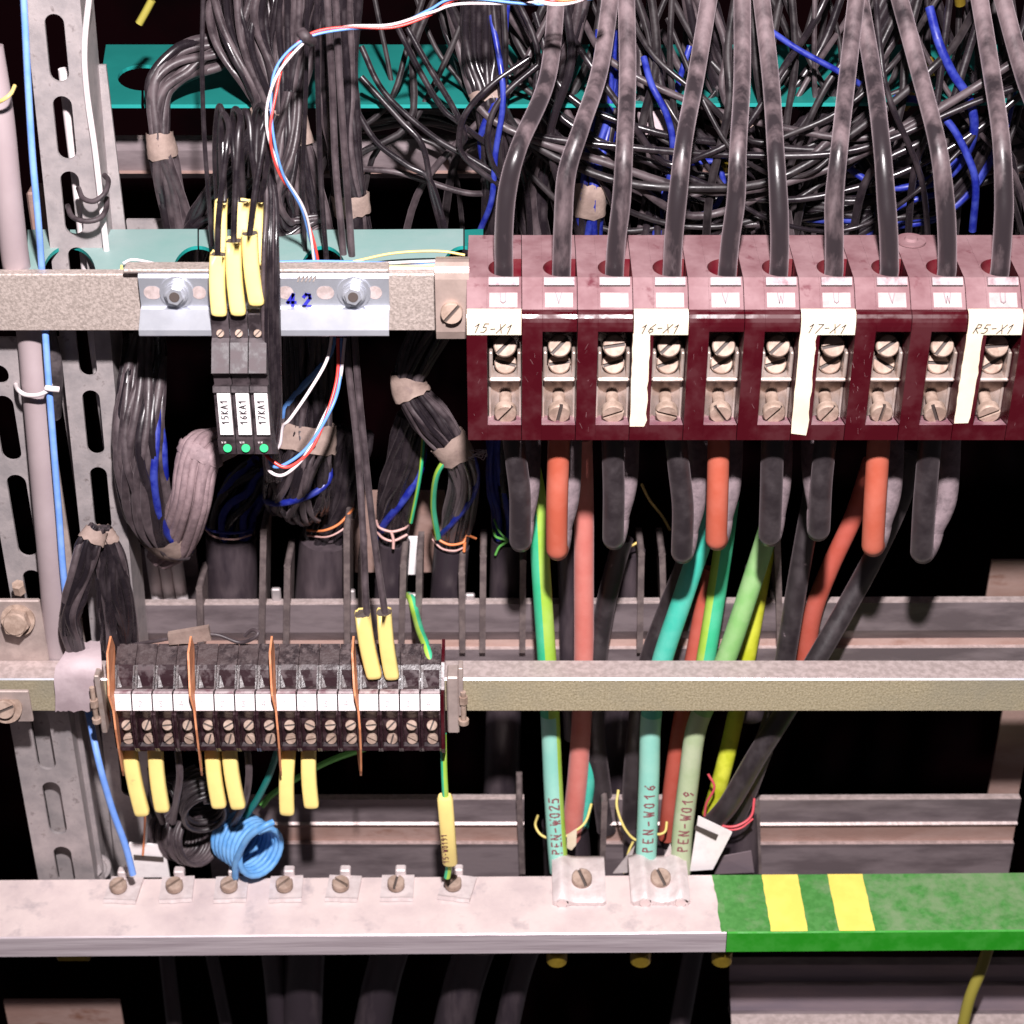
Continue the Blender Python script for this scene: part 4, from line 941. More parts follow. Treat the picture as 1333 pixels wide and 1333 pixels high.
for j, (m_, pts) in enumerate([('thinred', [(660, -18, 120), (700, 0, 112), (740, 4, 110), (780, -8, 120)]), ('thinwhite', [(672, -14, 118), (710, 4, 108), (745, 3, 108), (790, -14, 118)]), ('copperwire', [(700, -12, 114), (730, 0, 106), (762, -4, 108)])]):
    cable('thin_wire', pts, 5, [m_], ['thin red wire', 'thin white wire', 'thin orange wire'][j]+' curving over the first thick cable at the top', 'wire', seg=8)

# ================================================================== middle area bundles and black sleeves
def hose(pts, label, rows=None): return cable('black_sleeve', pts, 10, ['hose'], label, 'sleeve', 'black cable sleeves', seg=26)
def H(xt, xb, hw, rt_, rb, Y=312, hw2=None): return [(xt, rt_, Y, hw), ((xt+xb)/2, (rt_+rb)/2, Y, hw), (xb, rb, Y, hw2 or hw)]
hose(H(301, 304, 33, 696, 900), 'first broad black sleeve with blue tie wire')
hose(H(424, 408, 34, 700, 900), 'second broad black sleeve with orange tie wire')
hose(H(513, 500, 21, 705, 900), 'black sleeve behind the two hanging wires')
hose(H(588, 574, 23, 710, 900), 'black sleeve with orange twisted tie')
hose(H(662, 650, 23, 700, 1120), 'black sleeve with green tie under the first block')
hose(H(818, 800, 22, 716, 1120), 'black sleeve under the third block')
hose(H(900, 893, 20, 720, 900), 'black sleeve behind the teal cable')
hose(H(990, 975, 20, 740, 930), 'black sleeve behind the pale green cable')
hose([(735, 1070, 200, 30), (738, 1110, 195, 31), (740, 1180, 190, 31)], 'short black sleeve behind the left big clamp')
hose([(835, 1070, 210, 27), (838, 1110, 205, 28), (842, 1180, 200, 28)], 'short black sleeve behind the right big clamp')
hose([(958, 1055, 190, 27), (960, 1100, 188, 27), (962, 1180, 184, 27)], 'short black sleeve below the red tie wire')
for (x, x2, hw, lab) in [(398, 392, 26, 'left'), (512, 480, 24, 'middle'), (622, 585, 26, 'right'), (352, 365, 14, 'thin left'), (690, 655, 16, 'thin right')]:
    hose([(x, 1225, 110, hw), ((x+x2)/2, 1280, 106, hw), (x2, 1360, 100, hw)], f'{lab} dim sleeve hanging below the aluminium busbar')
for (x, x2, hw, lab) in [(215, 230, 10, 'left'), (272, 300, 8, 'right'), (905, 880, 13, 'rightmost')]:
    hose([(x, 1225, 230, hw), (x2, 1360, 200, hw)], f'{lab} thin cable in the dark below the busbar')
cable('yellow_cable', [(1292, 1215, 60), (1278, 1260, 50), (1262, 1300, 40), (1250, 1350, 30)], 15, ['olive'], 'yellow cable hanging below the green busbar', 'cable')
bundle('fan of black and blue wires entering the first broad sleeve', [(345, 610, 330, 26), (318, 640, 322, 32), (302, 690, 314, 30), (303, 750, 312, 29)], 20, 4.8, mats=('wire', 'wire', 'blue'), seed=41, twist=.15)
bundle('wires dropping into the second broad sleeve', [(460, 560, 340, 30), (442, 630, 326, 34), (424, 695, 314, 31), (418, 760, 312, 30)], 20, 4.8, mats=('wire',), seed=42)
bundle('twisted black bundle with blue strands left of the rust plate', [(537, 540, 300, 22), (528, 590, 300, 26), (516, 650, 304, 25), (511, 700, 312, 20), (506, 760, 312, 18)], 20, 5, mats=('wire', 'wire', 'wiredusty'), seed=43, twist=.3, extra=[('blue', .3, .2, .95)])
bundle('knotted bundle with two tapes falling to the orange tied sleeve', [(565, 420, 250, 30), (540, 470, 235, 24), (533, 505, 225, 20), (560, 545, 220, 27), (590, 585, 215, 20), (605, 625, 240, 22), (598, 670, 280, 24), (588, 715, 310, 20), (582, 770, 312, 18)], 26, 4.2,
       mats=('wire', 'wiredusty'), seed=44, tapes=((.20, .28), (.46, .53)), extra=[('blue', .2, .5, .9)], tapew=1.15)
cable('green_yellow_wire', [(582, 595, 205), (568, 620, 215), (564, 660, 250), (570, 700, 280)], 8, ['green', 'lime'], 'thin green yellow wire beside the knotted bundle', 'wire', stripe=lambda a, s: int(a < .5))
cable('green_yellow_wire', [(552, 560, 285), (549, 600, 275), (545, 630, 280), (535, 680, 300)], 5, ['green', 'lime'], 'fine green yellow wire behind the twisted bundle', 'wire', stripe=lambda a, s: int(a < .5))
bundle('black bundle gathered in the green tie below the first block', [(650, 560, 330, 20), (655, 640, 320, 22), (661, 700, 314, 20), (658, 760, 312, 18)], 14, 4.8, mats=('wire', 'blue', 'wire'), seed=45)
bundle('taped black bundle hanging between the relay hank and twin wires', [(402, 405, 270, 32), (402, 470, 262, 34), (400, 545, 245, 34), (396, 580, 232, 38), (388, 620, 225, 44), (386, 650, 240, 44), (388, 660, 280, 40), (392, 640, 330, 38)], 44, 4.4,
       mats=('wire', 'wire', 'wiredusty'), seed=46, tapes=((.30, .44),), extra=[('blue', .2, .5, .8), ('thinblue', -.5, .0, .3)], depth=.55)
bundle('fat black wire bundle curving down at left into a tape', [(188, 440, 230, 28), (186, 490, 180, 33), (182, 560, 140, 36), (184, 620, 128, 36), (196, 672, 140, 33), (220, 708, 160, 25), (245, 716, 170, 19)], 40, 5.4,
       mats=('wire', 'wiredusty', 'wiredusty')*6+('blue',), seed=47, tapes=((.76, .92),), twist=.15, jit=.3)
bundle('pink dusty flat bundle rising right of the fat black one', [(208, 728, 185, 20), (230, 706, 160, 26), (246, 655, 120, 29), (256, 605, 122, 29), (268, 583, 140, 30), (296, 574, 210, 24)], 26, 5.2, mats=('wirepink',), seed=48, tapes=((.66, .74),), tapemat='wirepink', jit=.08, depth=.5, tapew=1.02)
bundle('ragged black bundle left limb below the dusty knot', [(128, 686, 95, 12), (112, 720, 80, 18), (98, 775, 72, 17), (92, 815, 72, 15), (102, 858, 90, 12)], 16, 4.4, mats=('wire', 'wiredusty', 'wire'), seed=49, tapes=((.02, .14),), jit=.5)
bundle('black bundle right limb below the dusty knot', [(132, 688, 105, 12), (144, 730, 105, 22), (150, 790, 105, 26), (156, 840, 110, 25), (160, 880, 130, 22)], 28, 4.0, mats=('wire', 'wire', 'wiredusty'), seed=50, tapes=((.0, .1),), jit=.3)
for k, (x0, x1) in enumerate([(196, 212), (212, 229), (228, 245)]):
    cable('white_flat_cable', [(x0, 715, 300), (x0+7, 765, 290), (x1+1, 830, 284)], 16, ['whiteplastic'], ['left', 'middle', 'right'][k]+' white cable under the fat black bundle', 'cable', 'white cables on the middle rail')
# tie wires
def tie(pts, m, lab, wd=3.4): return cable('tie_wire', pts, wd, [m], lab, 'tie wire', 'twisted tie wires', seg=8)
tie([(267, 682, 310), (272, 690, 280), (300, 694, 272), (325, 690, 278), (332, 680, 305)], 'blue', 'blue tie wire around the first broad sleeve')
tie([(268, 690, 310), (280, 699, 278), (305, 702, 272), (328, 696, 280)], 'pinkwire', 'grey tie wire below the blue one', 2.5)
tie([(400, 690, 300), (420, 691, 270), (440, 683, 270), (455, 668, 280), (460, 662, 300)], 'copperwire', 'orange tie wire around the second broad sleeve')
tie([(400, 697, 300), (425, 699, 272), (445, 690, 272), (458, 676, 285)], 'pinkwire', 'pale tie wire below the orange one', 2.5)
tie([(490, 678, 310), (494, 687, 286), (510, 692, 280), (526, 688, 286), (531, 684, 305)], 'pinkwire', 'pink tie wire at the top of the sleeve behind the twin wires')
tie([(489, 690, 310), (498, 700, 285), (512, 704, 280), (530, 696, 290)], 'pinkwire', 'second pink tie wire just below')
tie([(509, 692, 278), (512, 702, 276), (512, 714, 274)], 'pinkwire', 'short hanging end of the pink tie wire', 4)
tie([(563, 690, 300), (568, 700, 284), (585, 709, 278), (603, 706, 284), (607, 697, 290), (620, 701, 295)], 'copperwire', 'orange tie wire with a loose end on the fourth sleeve')
tie([(563, 702, 300), (575, 714, 284), (592, 717, 278), (605, 712, 290)], 'pinkwire', 'pale tie wire below the orange loose end', 2.6)
tie([(605, 706, 284), (604, 718, 282)], 'copperwire', 'small orange stub on the fourth sleeve', 4)
tie([(642, 690, 310), (646, 699, 282), (660, 704, 276), (650, 712, 280), (645, 722, 285)], 'tiegreen', 'green tie wire twisted below the first block')
tie([(643, 676, 310), (650, 692, 284), (662, 704, 276)], 'tiegreen', 'second green tie wire below the first block', 2.6)
tie([(800, 705, 290), (815, 713, 275), (830, 706, 275)], 'thinyellow', 'yellow tie wire below the third looped cable')
tie([(835, 630, 320), (845, 650, 318), (862, 672, 318), (872, 690, 320)], 'thinyellow', 'thin yellow wire hanging right of the third looped cable')
tie([(700, 1062, 190), (697, 1075, 160), (706, 1088, 145), (725, 1092, 140), (745, 1084, 140), (762, 1070, 150), (770, 1046, 165)], 'tieyellow', 'yellow tie wire around the left pale PEN cable')
tie([(805, 1028, 180), (803, 1050, 165), (812, 1076, 150), (825, 1092, 145), (838, 1094, 142)], 'tieyellow', 'knotted yellow tie wire between the pale cables', 3.6)
tie([(868, 1070, 160), (866, 1082, 145), (858, 1086, 140), (850, 1084, 140)], 'tieyellow', 'small yellow tie wire between the two PEN cables')
tie([(824, 1096, 142), (818, 1110, 138), (812, 1136, 130)], 'tieyellow', 'yellow tie tail beside the second clamp')
tie([(922, 1008, 150), (930, 1025, 145), (920, 1045, 145), (917, 1062, 145)], 'tiered', 'thin red wire standing left of the black cable pair')
tie([(930, 1070, 135), (945, 1076, 120), (962, 1074, 118), (978, 1062, 130), (982, 1040, 160)], 'tiered', 'red tie wire around the black cable pair')
tie([(928, 1074, 130), (946, 1080, 118), (964, 1078, 116), (980, 1066, 130)], 'tiered', 'second turn of the red tie wire', 2.6)

# ================================================================== cables below the maroon blocks
LG = 'cables looping under the maroon blocks'
def loop(xf0, xf1, rb, side, m, i, wd=27, back='inner', dxb=15, rtop=600):
    t = tY(rb, 60); rad = wd/2*t; Rl = 25.0; zc = R(rb-wd/2*.9, 60+Rl*.4)+Rl*.55
    a, b_ = P(xf0, 556, 62), P(xf1, rb-70, 58); e = Vector((X(xf1, rb-40, 60), 0, 0)).x; d_ = dxb*side*t
    A = [a, a.lerp(b_, .5)+Vector((0, 0, 0)), b_]
    for q in range(0, 181, 30):
        c_ = math.cos(math.radians(q)); s_ = math.sin(math.radians(q)); A.append(Vector((e+(X(xf1+dxb*side*.35, rb-42, 110)-e)*(1-c_)/2, 60+Rl-Rl*c_, zc-Rl*s_*.8)))
    A += [P(xf1+dxb*side*.85, rb-85, 117), P(xf1+dxb*side*1.0, 556, 134)]
    A4 = [tuple(p) for p in A]; B = [tuple(2*x-y for x, y in zip(A4[0], A4[1]))]+A4+[tuple(2*x-y for x, y in zip(A4[-1], A4[-2]))]
    c = [Vector(cr(B[j-1], B[j], B[j+1], B[j+2], u/7)) for j in range(1, len(B)-2) for u in range(7)]+[A[-1]]
    o = MB().tube(c, rad, 26, stripe=lambda a, s: int(s > .44+.012*math.sin(a*30))).build('looped_cable', [m, back])
    tag(o, f'{"salmon" if m == "salmon" else "black"} cable looping down under the {BN[i]} maroon block', 'cable', LG)
loop(667, 677, 716, 1, 'cableloop', 0, 28, dxb=14)
loop(728, 725, 727, 1, 'salmon', 1, 28, dxb=19)
loop(797, 799, 713, 1, 'cableloop', 2, 28, dxb=20)
loop(878, 889, 731, 1, 'cableloop', 3, 28, dxb=20)
loop(936, 934, 714, 1, 'salmon', 4, 28, dxb=20)
loop(1006, 1004, 709, 1, 'cableloop', 5, 29, dxb=14)
loop(1076, 1069, 702, -1, 'cableloop', 6, 28, dxb=13)
loop(1145, 1139, 722, 1, 'salmon', 7, 29, dxb=24)
loop(1212, 1203, 731, 1, 'cableloop', 8, 29, dxb=34)

def gy(a0, a1=None): return lambda a, s: int(a0 < a < (a1 or a0+.5))
# straight cables
c1 = [(690, 600, 215), (700, 660, 205), (704, 740, 190), (712, 860, 165), (716, 930, 150), (720, 1020, 135), (725, 1100, 118), (728, 1134, 108)]
def seg_cable(name, pts, wd, mats, lab, stripe, ph=0):
    return cable(name, pts, wd, mats, lab, 'cable', 'cables crossing behind the narrow rail', seg=24, stripe=stripe, ph=ph, sub=9)
seg_cable('green_yellow_cable', c1, 25, ['green', 'lime', 'paleteal', 'lime'], 'green and lime cable going down to the left big clamp', lambda a, s: (1 if .5 < a < .97 else 0) if s < .55 else (3 if .5 < a < .86 else 2))
seg_cable('salmon_cable', [(758, 570, 240), (760, 660, 230), (760, 760, 220), (760, 860, 205), (757, 940, 195), (752, 1010, 185), (745, 1080, 180), (744, 1140, 180)], 26, ['pinkred'], 'straight salmon red cable between the second and third blocks', None)
seg_cable('black_cable', [(735, 700, 250), (738, 780, 250), (740, 870, 245), (745, 960, 240)], 22, ['hose'], 'black cable behind the second looped cable', None)
seg_cable('black_cable', [(812, 700, 240), (800, 740, 235), (786, 800, 225), (776, 870, 210), (775, 960, 215), (790, 1080, 210)], 26, ['cableloop'], 'black cable slanting left below the third block', None)
seg_cable('black_cable', [(905, 690, 240), (890, 740, 232), (866, 800, 222), (842, 870, 205), (828, 960, 205), (820, 1080, 205)], 26, ['cableloop'], 'black cable slanting left below the fourth block', None)
seg_cable('teal_cable', [(935, 640, 215), (915, 700, 200), (890, 775, 180), (862, 860, 160), (848, 930, 146), (845, 1010, 134), (842, 1090, 120), (840, 1134, 110)], 27, ['teal', 'paleteal'], 'teal cable slanting down to the right big clamp', lambda a, s: int(s > .56))
seg_cable('red_cable', [(925, 740, 250), (915, 790, 235), (902, 860, 215), (885, 950, 195), (875, 1020, 185), (868, 1090, 185)], 22, ['red'], 'salmon red cable behind the teal one', None)
seg_cable('green_yellow_cable', [(950, 650, 245), (942, 710, 225), (930, 790, 208), (917, 870, 190), (905, 950, 205), (890, 1050, 215)], 25, ['green', 'lime'], 'green and lime cable behind the pale green one', lambda a, s: int(.02 < a < .5))
seg_cable('pale_green_cable', [(1012, 640, 215), (1000, 690, 200), (978, 760, 184), (948, 850, 160), (926, 900, 150), (906, 950, 142), (896, 1020, 132), (888, 1090, 118), (886, 1134, 108)], 27, ['palegreen', 'sage'], 'pale green cable slanting down to the right big clamp', lambda a, s: int(s > .56))
seg_cable('yellow_cable', [(1003, 690, 260), (990, 760, 250), (972, 860, 230), (956, 940, 205), (942, 1000, 185), (925, 1060, 185)], 22, ['yellow'], 'yellow green cable right of the pale green one', None)
seg_cable('black_cable', [(1066, 600, 240), (1052, 680, 225), (1038, 760, 208), (1020, 870, 190), (1008, 930, 180), (980, 1010, 175), (955, 1070, 175)], 27, ['cableloop'], 'black cable slanting below the seventh block', None)
seg_cable('red_cable', [(1135, 600, 255), (1112, 670, 248), (1080, 740, 242), (1058, 800, 238), (1047, 870, 235)], 24, ['red'], 'salmon red cable slanting left below the eighth block', None)
seg_cable('black_cable', [(1190, 590, 250), (1172, 650, 235), (1140, 720, 215), (1105, 785, 195), (1062, 860, 165), (1020, 930, 152), (985, 985, 140), (950, 1045, 135), (925, 1075, 140)], 27, ['cableloop'], 'long black cable sweeping left from the ninth block to the white tag', None)
seg_cable('teal_cable', [(770, 900, 240), (770, 960, 225), (766, 1020, 205), (758, 1075, 195)], 17, ['teal'], 'narrow teal cable behind the salmon one below the rail', None)
seg_cable('black_cable', [(995, 960, 200), (975, 1010, 190), (958, 1070, 180)], 22, ['cableloop'], 'short black cable beside the red tie wire', None)
seg_cable('black_cable', [(1035, 780, 250), (1030, 840, 250), (1022, 880, 250)], 16, ['cableloop'], 'thin black cable behind the middle rail crossing', None)
cable('green_wire', [(600, 925, 215), (520, 960, 210), (430, 990, 205), (360, 1030, 190), (340, 1050, 170)], 8, ['tiegreen'], 'green wire slanting behind the small terminals', 'wire')

def cable_text(text, pts, frac0, frac1, wpx, h, mtl, lab, side=0):
    """writing along the front of a cable, reading upwards"""
    c, r = wpath(pts, wpx/2, 9); fr = frames(c); N = len(c)
    L = [0]
    for a, b_ in zip(c, c[1:]): L.append(L[-1]+(b_-a).length)
    s_lo, s_hi = L[int(frac0*(N-1))], L[int(frac1*(N-1))]      # frac0 upper end, frac1 lower end
    def at(s):
        for k in range(N-1):
            if L[k+1] >= s: break
        f = (s-L[k])/(L[k+1]-L[k]); return c[k].lerp(c[k+1], f), fr[k], r[k]
    def mp(u, v):
        p, (n_, w_), rad = at(s_hi-u); q = (v-h/2)/rad; q = max(-1.2, min(1.2, q))+side
        # across: v grows to the left of the picture
        sx = -1 if w_.x > 0 else 1
        return p+(n_*math.cos(q)+w_*sx*math.sin(q))*(rad+.5)
    mb = MB(); lettering(mb, text, mp, h, 2.5, adv=(s_hi-s_lo)/len(text)/h)
    return mb.build('cable_marking', [mtl], None), lab
pale = [('PEN-W025', c1, 1020), ]
def mark(owner_label, text, pts, wpx, r0, r1, side=0):
    ow = [o for o in bpy.data.objects if o.get('label') == owner_label][0]
    c, r = wpath(pts, wpx/2, 9); rows = [row_of(p.y, p.z) for p in c]; N = len(c)
    f0 = min(range(N), key=lambda k: abs(rows[k]-r0))/(N-1); f1 = min(range(N), key=lambda k: abs(rows[k]-r1))/(N-1)
    o, _ = cable_text(text, pts, f0, f1, wpx, 15, 'redink', '', side)
    oo = Vector(ow['_o']); mo = Vector(o['_o'])
    o.parent = ow; o.location = (mo-oo)*S
mark('green and lime cable going down to the left big clamp', 'PEN-W025', c1, 25, 1027, 1108, 0)
mark('teal cable slanting down to the right big clamp', 'PEN-W016', [(935, 640, 215), (915, 700, 200), (890, 775, 180), (862, 860, 160), (848, 930, 146), (845, 1010, 134), (842, 1090, 120), (840, 1134, 110)], 27, 1012, 1103)
mark('pale green cable slanting down to the right big clamp', 'PEN-W019', [(1012, 640, 215), (1000, 690, 200), (978, 760, 184), (948, 850, 160), (926, 900, 150), (906, 950, 142), (896, 1020, 132), (888, 1090, 118), (886, 1134, 108)], 27, 1018, 1100)

# ================================================================== busbar
zb = R(1216, -40); ybk = YQ(1141, zb); zbot = R(1241, -40)
xs = X(947, 1216, -40)
bus = thing('busbar', 'flat busbar, bare aluminium left and green with yellow stripes right', 'busbar', (0, 20, zbot))
def bev_bar(mb, xa, xb, mi):
    mb.prof([(-40, zbot), (-40, zb-2), (-38, zb), (ybk, zb), (ybk, zbot)], xa, xb, mi); return mb
bev_bar(MB(), -900, xs-1, [1, 1, 0, 0, 0, 0]).build('bare_section', ['alu', 'alufront'], bus)
bev_bar(MB(), xs, 1000, [1, 1, 0, 0, 0, 0]).build('painted_section', ['greenpaint', 'greenfront'], bus)
rg = random.Random(4)
V = []; n = 12
for k in range(n+1):
    y = -39+(ybk+39)*k/n; V += [(xs-8-3*k/n+rg.uniform(-1.6, 1.6), y, zb+.5), (xs+1, y, zb+.5)]
m2 = MB().add(V, [(2*k, 2*k+1, 2*k+3, 2*k+2) for k in range(n)], 0); m2.build('ragged_paint_edge', ['greenpaint'], bus)
for a, b_, lab in ((998, 1045, 0), (1085, 1131, 0)):
    qa, qb = Q(a, 1180, zb), Q(b_, 1180, zb); z_ = zb+.6; V = []
    for k in range(n+1):
        y = -38.5+(ybk+38)*k/n; V += [(qa.x+rg.uniform(-.7, .7), y, z_), (qb.x+rg.uniform(-.7, .7), y, z_)]
    MB().add(V, [(2*k, 2*k+1, 2*k+3, 2*k+2) for k in range(n)], 0).build('yellow_stripe', ['yellowpaint'], bus)
bus.rotation_euler = (0, math.radians(-.55), 0)
def onbar(x, r):
    q = Q(x, r, zb); th = math.radians(-.55); return Vector((q.x, q.y, zb+(q.x)*math.sin(-th)+1.0))
nth = ['first', 'second', 'third', 'fourth', 'fifth', 'sixth', 'seventh']
for i, x in enumerate((155, 228, 299, 371, 444, 516, 590)):
    q = onbar(x, 1152); t = thing('screw_clamp', f'{nth[i]} small square screw clamp from the left on the bare busbar', 'clamp', q, 'small screw clamps on the busbar')
    mb = MB(); w0 = 25; an = rg.uniform(-.08, .08) if i < 6 else -.2
    f = onbar(x, 1173); bk = onbar(x, 1141); ax_ = Vector((math.cos(an), math.sin(an), .0096))
    yv = Vector((-math.sin(an), math.cos(an), 0)); L = (bk.y-f.y)
    V = []; n = 8
    for k in range(n+1):
        p = f+ax_*(w0*(2*k/n-1)); j = rg.uniform(-.8, .8)
        V += [p+Vector((0, j, 0)), p+Vector((0, j+2, 5.5)), p+yv*6+Vector((0, 0, 4.2)), p+yv*L+Vector((0, 0, 4.2)), p+yv*(L+.5)+Vector((0, 0, -1))]
    mb.add(V, [(5*k+j, 5*k+5+j, 5*k+6+j, 5*k+1+j) for k in range(n) for j in range(4)], 0)
    for k in (0, n): mb.add(V[5*k:5*k+5], [[0, 1, 2, 3, 4]], 0)
    mb.build('square_washer', ['clamp'], t)
    c_ = onbar(x, 1158)+Vector((0, 0, 4)); an2 = rg.uniform(.5, .9) if i not in (4, 5) else (-.6, 1.4)[i-4]
    MB().cyl(c_, (0, -.05, 1), 8, 9, 18).screw(c_+Vector((0, 0, 5)), (0, -.12, 1), 13, 11, an2, 0, 1).build('screw', ['screw', 'slot'], t)
    qq = onbar(x+6, 1139); MB().box(qq.x-8, qq.x+8, qq.y-6, qq.y+8, qq.z, qq.z+16, bev=2).build('wire_guide', ['clamp'], t)
def big_clamp(x0, x1, xs_, lab, humps):
    f = onbar((x0+x1)/2, 1180); bk = onbar((x0+x1)/2, 1122); xa, xb = Q(x0, 1160, zb).x, Q(x1, 1160, zb).x
    t = thing('big_clamp', lab, 'clamp', f, 'big cable clamps on the busbar')
    mb = MB(); n = 24; V = []
    hx = [Q(h, 1165, zb).x for h in humps]
    for k in range(n+1):
        x = xa+(xb-xa)*k/n; hgt = 8+max([10*math.exp(-((x-h)/11)**2) for h in hx]+[0]); e = f.y+rg.uniform(-.8, .8)+(3 if k in (0, n) else 0)
        zo = f.z+(x-f.x)*.0096
        V += [(x, e, zo-.5), (x, e-.5, zo+hgt*.75), (x, e+8, zo+hgt+3), (x, bk.y-10, zo+hgt+5), (x, bk.y, zo+hgt+2), (x, bk.y, zo)]
    mb.add(V, [(6*k+j, 6*k+6+j, 6*k+7+j, 6*k+1+j) for k in range(n) for j in range(1, 5)], 0, True)
    mb.add(V, [(6*k+j+6, 6*k+j, 6*k+1+j, 6*k+7+j) for k in range(n) for j in (0,) if not any(abs((V[6*k][0])-h) < 9 for h in hx)], 0)
    for k in (0, n): mb.add(V[6*k:6*k+6], [[0, 1, 2, 3, 4, 5]], 0)
    mb.build('clamp_plate', ['clamp'], t)
    for h in hx:
        MB().tube([Vector((h, f.y-3, f.z+6)), Vector((h, f.y+20, f.z+7)), Vector((h, bk.y, f.z+8))], [8, 8, 8], 14).build('cable_core', ['alu'], t)
    c_ = onbar(xs_, 1156)+Vector((0, 0, 14)); MB().screw(c_, (0, -.3, 1), 15.5, 11, -1.2, 0, 1).build('screw', ['screw', 'slot'], t)
    return t
big_clamp(719, 788, 757, 'left big aluminium clamp holding the green and lime cable', (731,))
big_clamp(820, 896, 859, 'right big aluminium clamp holding the two PEN cables', (838, 884))
# small metal foils and tags around the clamps
def card(name, quad, Y, m, lab, cat='tag', th=2):
    p = [P(x, y, Y_) for (x, y), Y_ in zip(quad, Y if isinstance(Y, (list, tuple)) else [Y]*len(quad))]
    n_ = (p[1]-p[0]).cross(p[2]-p[0]).normalized()
    if n_.y > 0: n_ = -n_
    k = len(p); V = p+[q-n_*th for q in p]
    return tag(MB().add(V, [list(range(k)), [j+k for j in range(k)][::-1]]+[(j, j+k, (j+1) % k+k, (j+1) % k) for j in range(k)], 0).build(name, [m]), lab, cat)
t_ = thing('white_tag', 'tilted white plastic tag with a slit beside the red tie wire', 'tag', P(930, 1130, 100))
for nm, quad, m_, Yq in (('plate', [(909, 1063), (953, 1084), (928, 1132), (898, 1134)], 'white', 100), ('slit', [(905, 1074), (935, 1087), (932, 1094), (904, 1080)], 'slot', 98)):
    p = [P(x, y, Yq) for x, y in quad]; V = p+[q+Vector((0, 3 if nm == 'plate' else .6, 0)) for q in p]
    MB().add(V, [(0, 1, 2, 3), (7, 6, 5, 4)]+[(j, j+4, (j+1) % 4+4, (j+1) % 4) for j in range(4)], 0).build(nm, [m_], t_)
t_ = thing('white_tag', 'upright white tag with a black slit behind the first busbar screw', 'tag', P(195, 1140, 110))
for nm, quad, m_, Yq in (('plate', [(168, 1098), (214, 1101), (221, 1142), (160, 1142)], 'white', 110), ('slit', [(174, 1113), (213, 1116), (213, 1122), (174, 1119)], 'slot', 108)):
    p = [P(x, y, Yq) for x, y in quad]; V = p+[q+Vector((0, 4 if nm == 'plate' else .6, 0)) for q in p]
    MB().add(V, [(0, 1, 2, 3), (7, 6, 5, 4)]+[(j, j+4, (j+1) % 4+4, (j+1) % 4) for j in range(4)], 0).build(nm, [m_], t_)
tie([(189, 1055, 90), (188, 1085, 100), (186, 1113, 104)], 'copperwire', 'orange wire hanging down to the upright white tag', 3)
card('cream_tag', [(738, 1088), (751, 1079), (750, 1100), (744, 1107), (738, 1104)], 128, 'cream', 'tiny cream tag tied between the pale cable and the salmon cable')
card('metal_foil', [(862, 1120), (873, 1098), (876, 1122), (872, 1134), (855, 1134)], 112, 'clamp', 'small bent metal foil between the two PEN cables')
card('metal_foil', [(742, 1120), (762, 1122), (764, 1136), (740, 1136)], 110, 'clamp', 'small metal foil beside the left clamp')
card('metal_foil', [(826, 1102), (818, 1136), (798, 1137)], 128, 'clamp', 'pointed metal foil left of the teal cable')
card('metal_foil', [(940, 1115), (978, 1108), (982, 1136), (930, 1138)], [130, 140, 140, 130], 'lilac', 'curved grey foil below the black cable pair')
for x, lab in ((725, 'left'), (834, 'middle'), (940, 'right')):
    q = P(x, 1240, -8); tag(MB().cyl(q+Vector((0, 0, -16)), (0, 0, 1), 16, 24, 20).cyl(q+Vector((0, 0, -18)), (0, 0, 1), 10, 5, 6, smooth=False).build('brass_nut', ['brass']), f'{lab} brass nut under the busbar', 'nut', 'brass nuts under the busbar')
q = P(95, 1248, 40); tag(MB().box(q.x-26, q.x+26, 40, 60, q.z-8, q.z+12, bev=3).build('brass_block', ['brass']), 'dim brass block under the left end of the busbar', 'block')

# earth wire with marker sleeve
t_ = thing('earth_wire', 'green and yellow earth wire in a printed yellow sleeve ending at the seventh clamp', 'wire', P(583, 1135, 30))
ew = [(577, 955, 40), (578, 1000, 30), (580, 1040, 22), (584, 1100, 22), (584, 1128, 30), (582, 1142, 30)]
cable('wire_jacket', ew, 8.5, ['green', 'lime'], parent=t_, seg=14, stripe=lambda a, s: int(.5 < a))
a, b_ = P(579, 1036, 22), P(586, 1124, 22)
mb = MB(); d = (b_-a); V = []
for j, (s_) in enumerate((0, .03, .97, 1)):
    c_ = a+d*s_; q = .8 if j in (0, 3) else 1
    for k in range(14):
        an = 6.283*k/14; cx = math.copysign(abs(math.cos(an))**.6, math.cos(an)); sx = math.copysign(abs(math.sin(an))**.6, math.sin(an))
        V.append(c_+Vector((cx*11.5*q, -sx*9*q, 0)))
mb.add(V, [(j*14+k, j*14+(k+1) % 14, (j+1)*14+(k+1) % 14, (j+1)*14+k) for j in range(3) for k in range(14)], 0, True); mb.add(V[:14], [list(range(14))], 0); mb.add(V[-14:], [list(range(14))[::-1]], 0)
mb.build('marker_sleeve', ['sleeve'], t_)
mb = MB(); lettering(mb, '15-W0191', plane_map(b_+Vector((-1.5, -9.6, 10)), -d, (-1, 0, 0), .3), 8, 1.2, adv=.92); mb.build('marker_text', ['redink'], t_)
cable('green_yellow_wire', [(532, 776, 285), (536, 780, 258), (541, 800, 225), (547, 822, 150), (555, 842, 92), (562, 868, 66)], 11, ['green', 'lime'], 'short green yellow wire entering the last small terminals', 'wire', stripe=lambda a, s: int(.5 < a), seg=14)

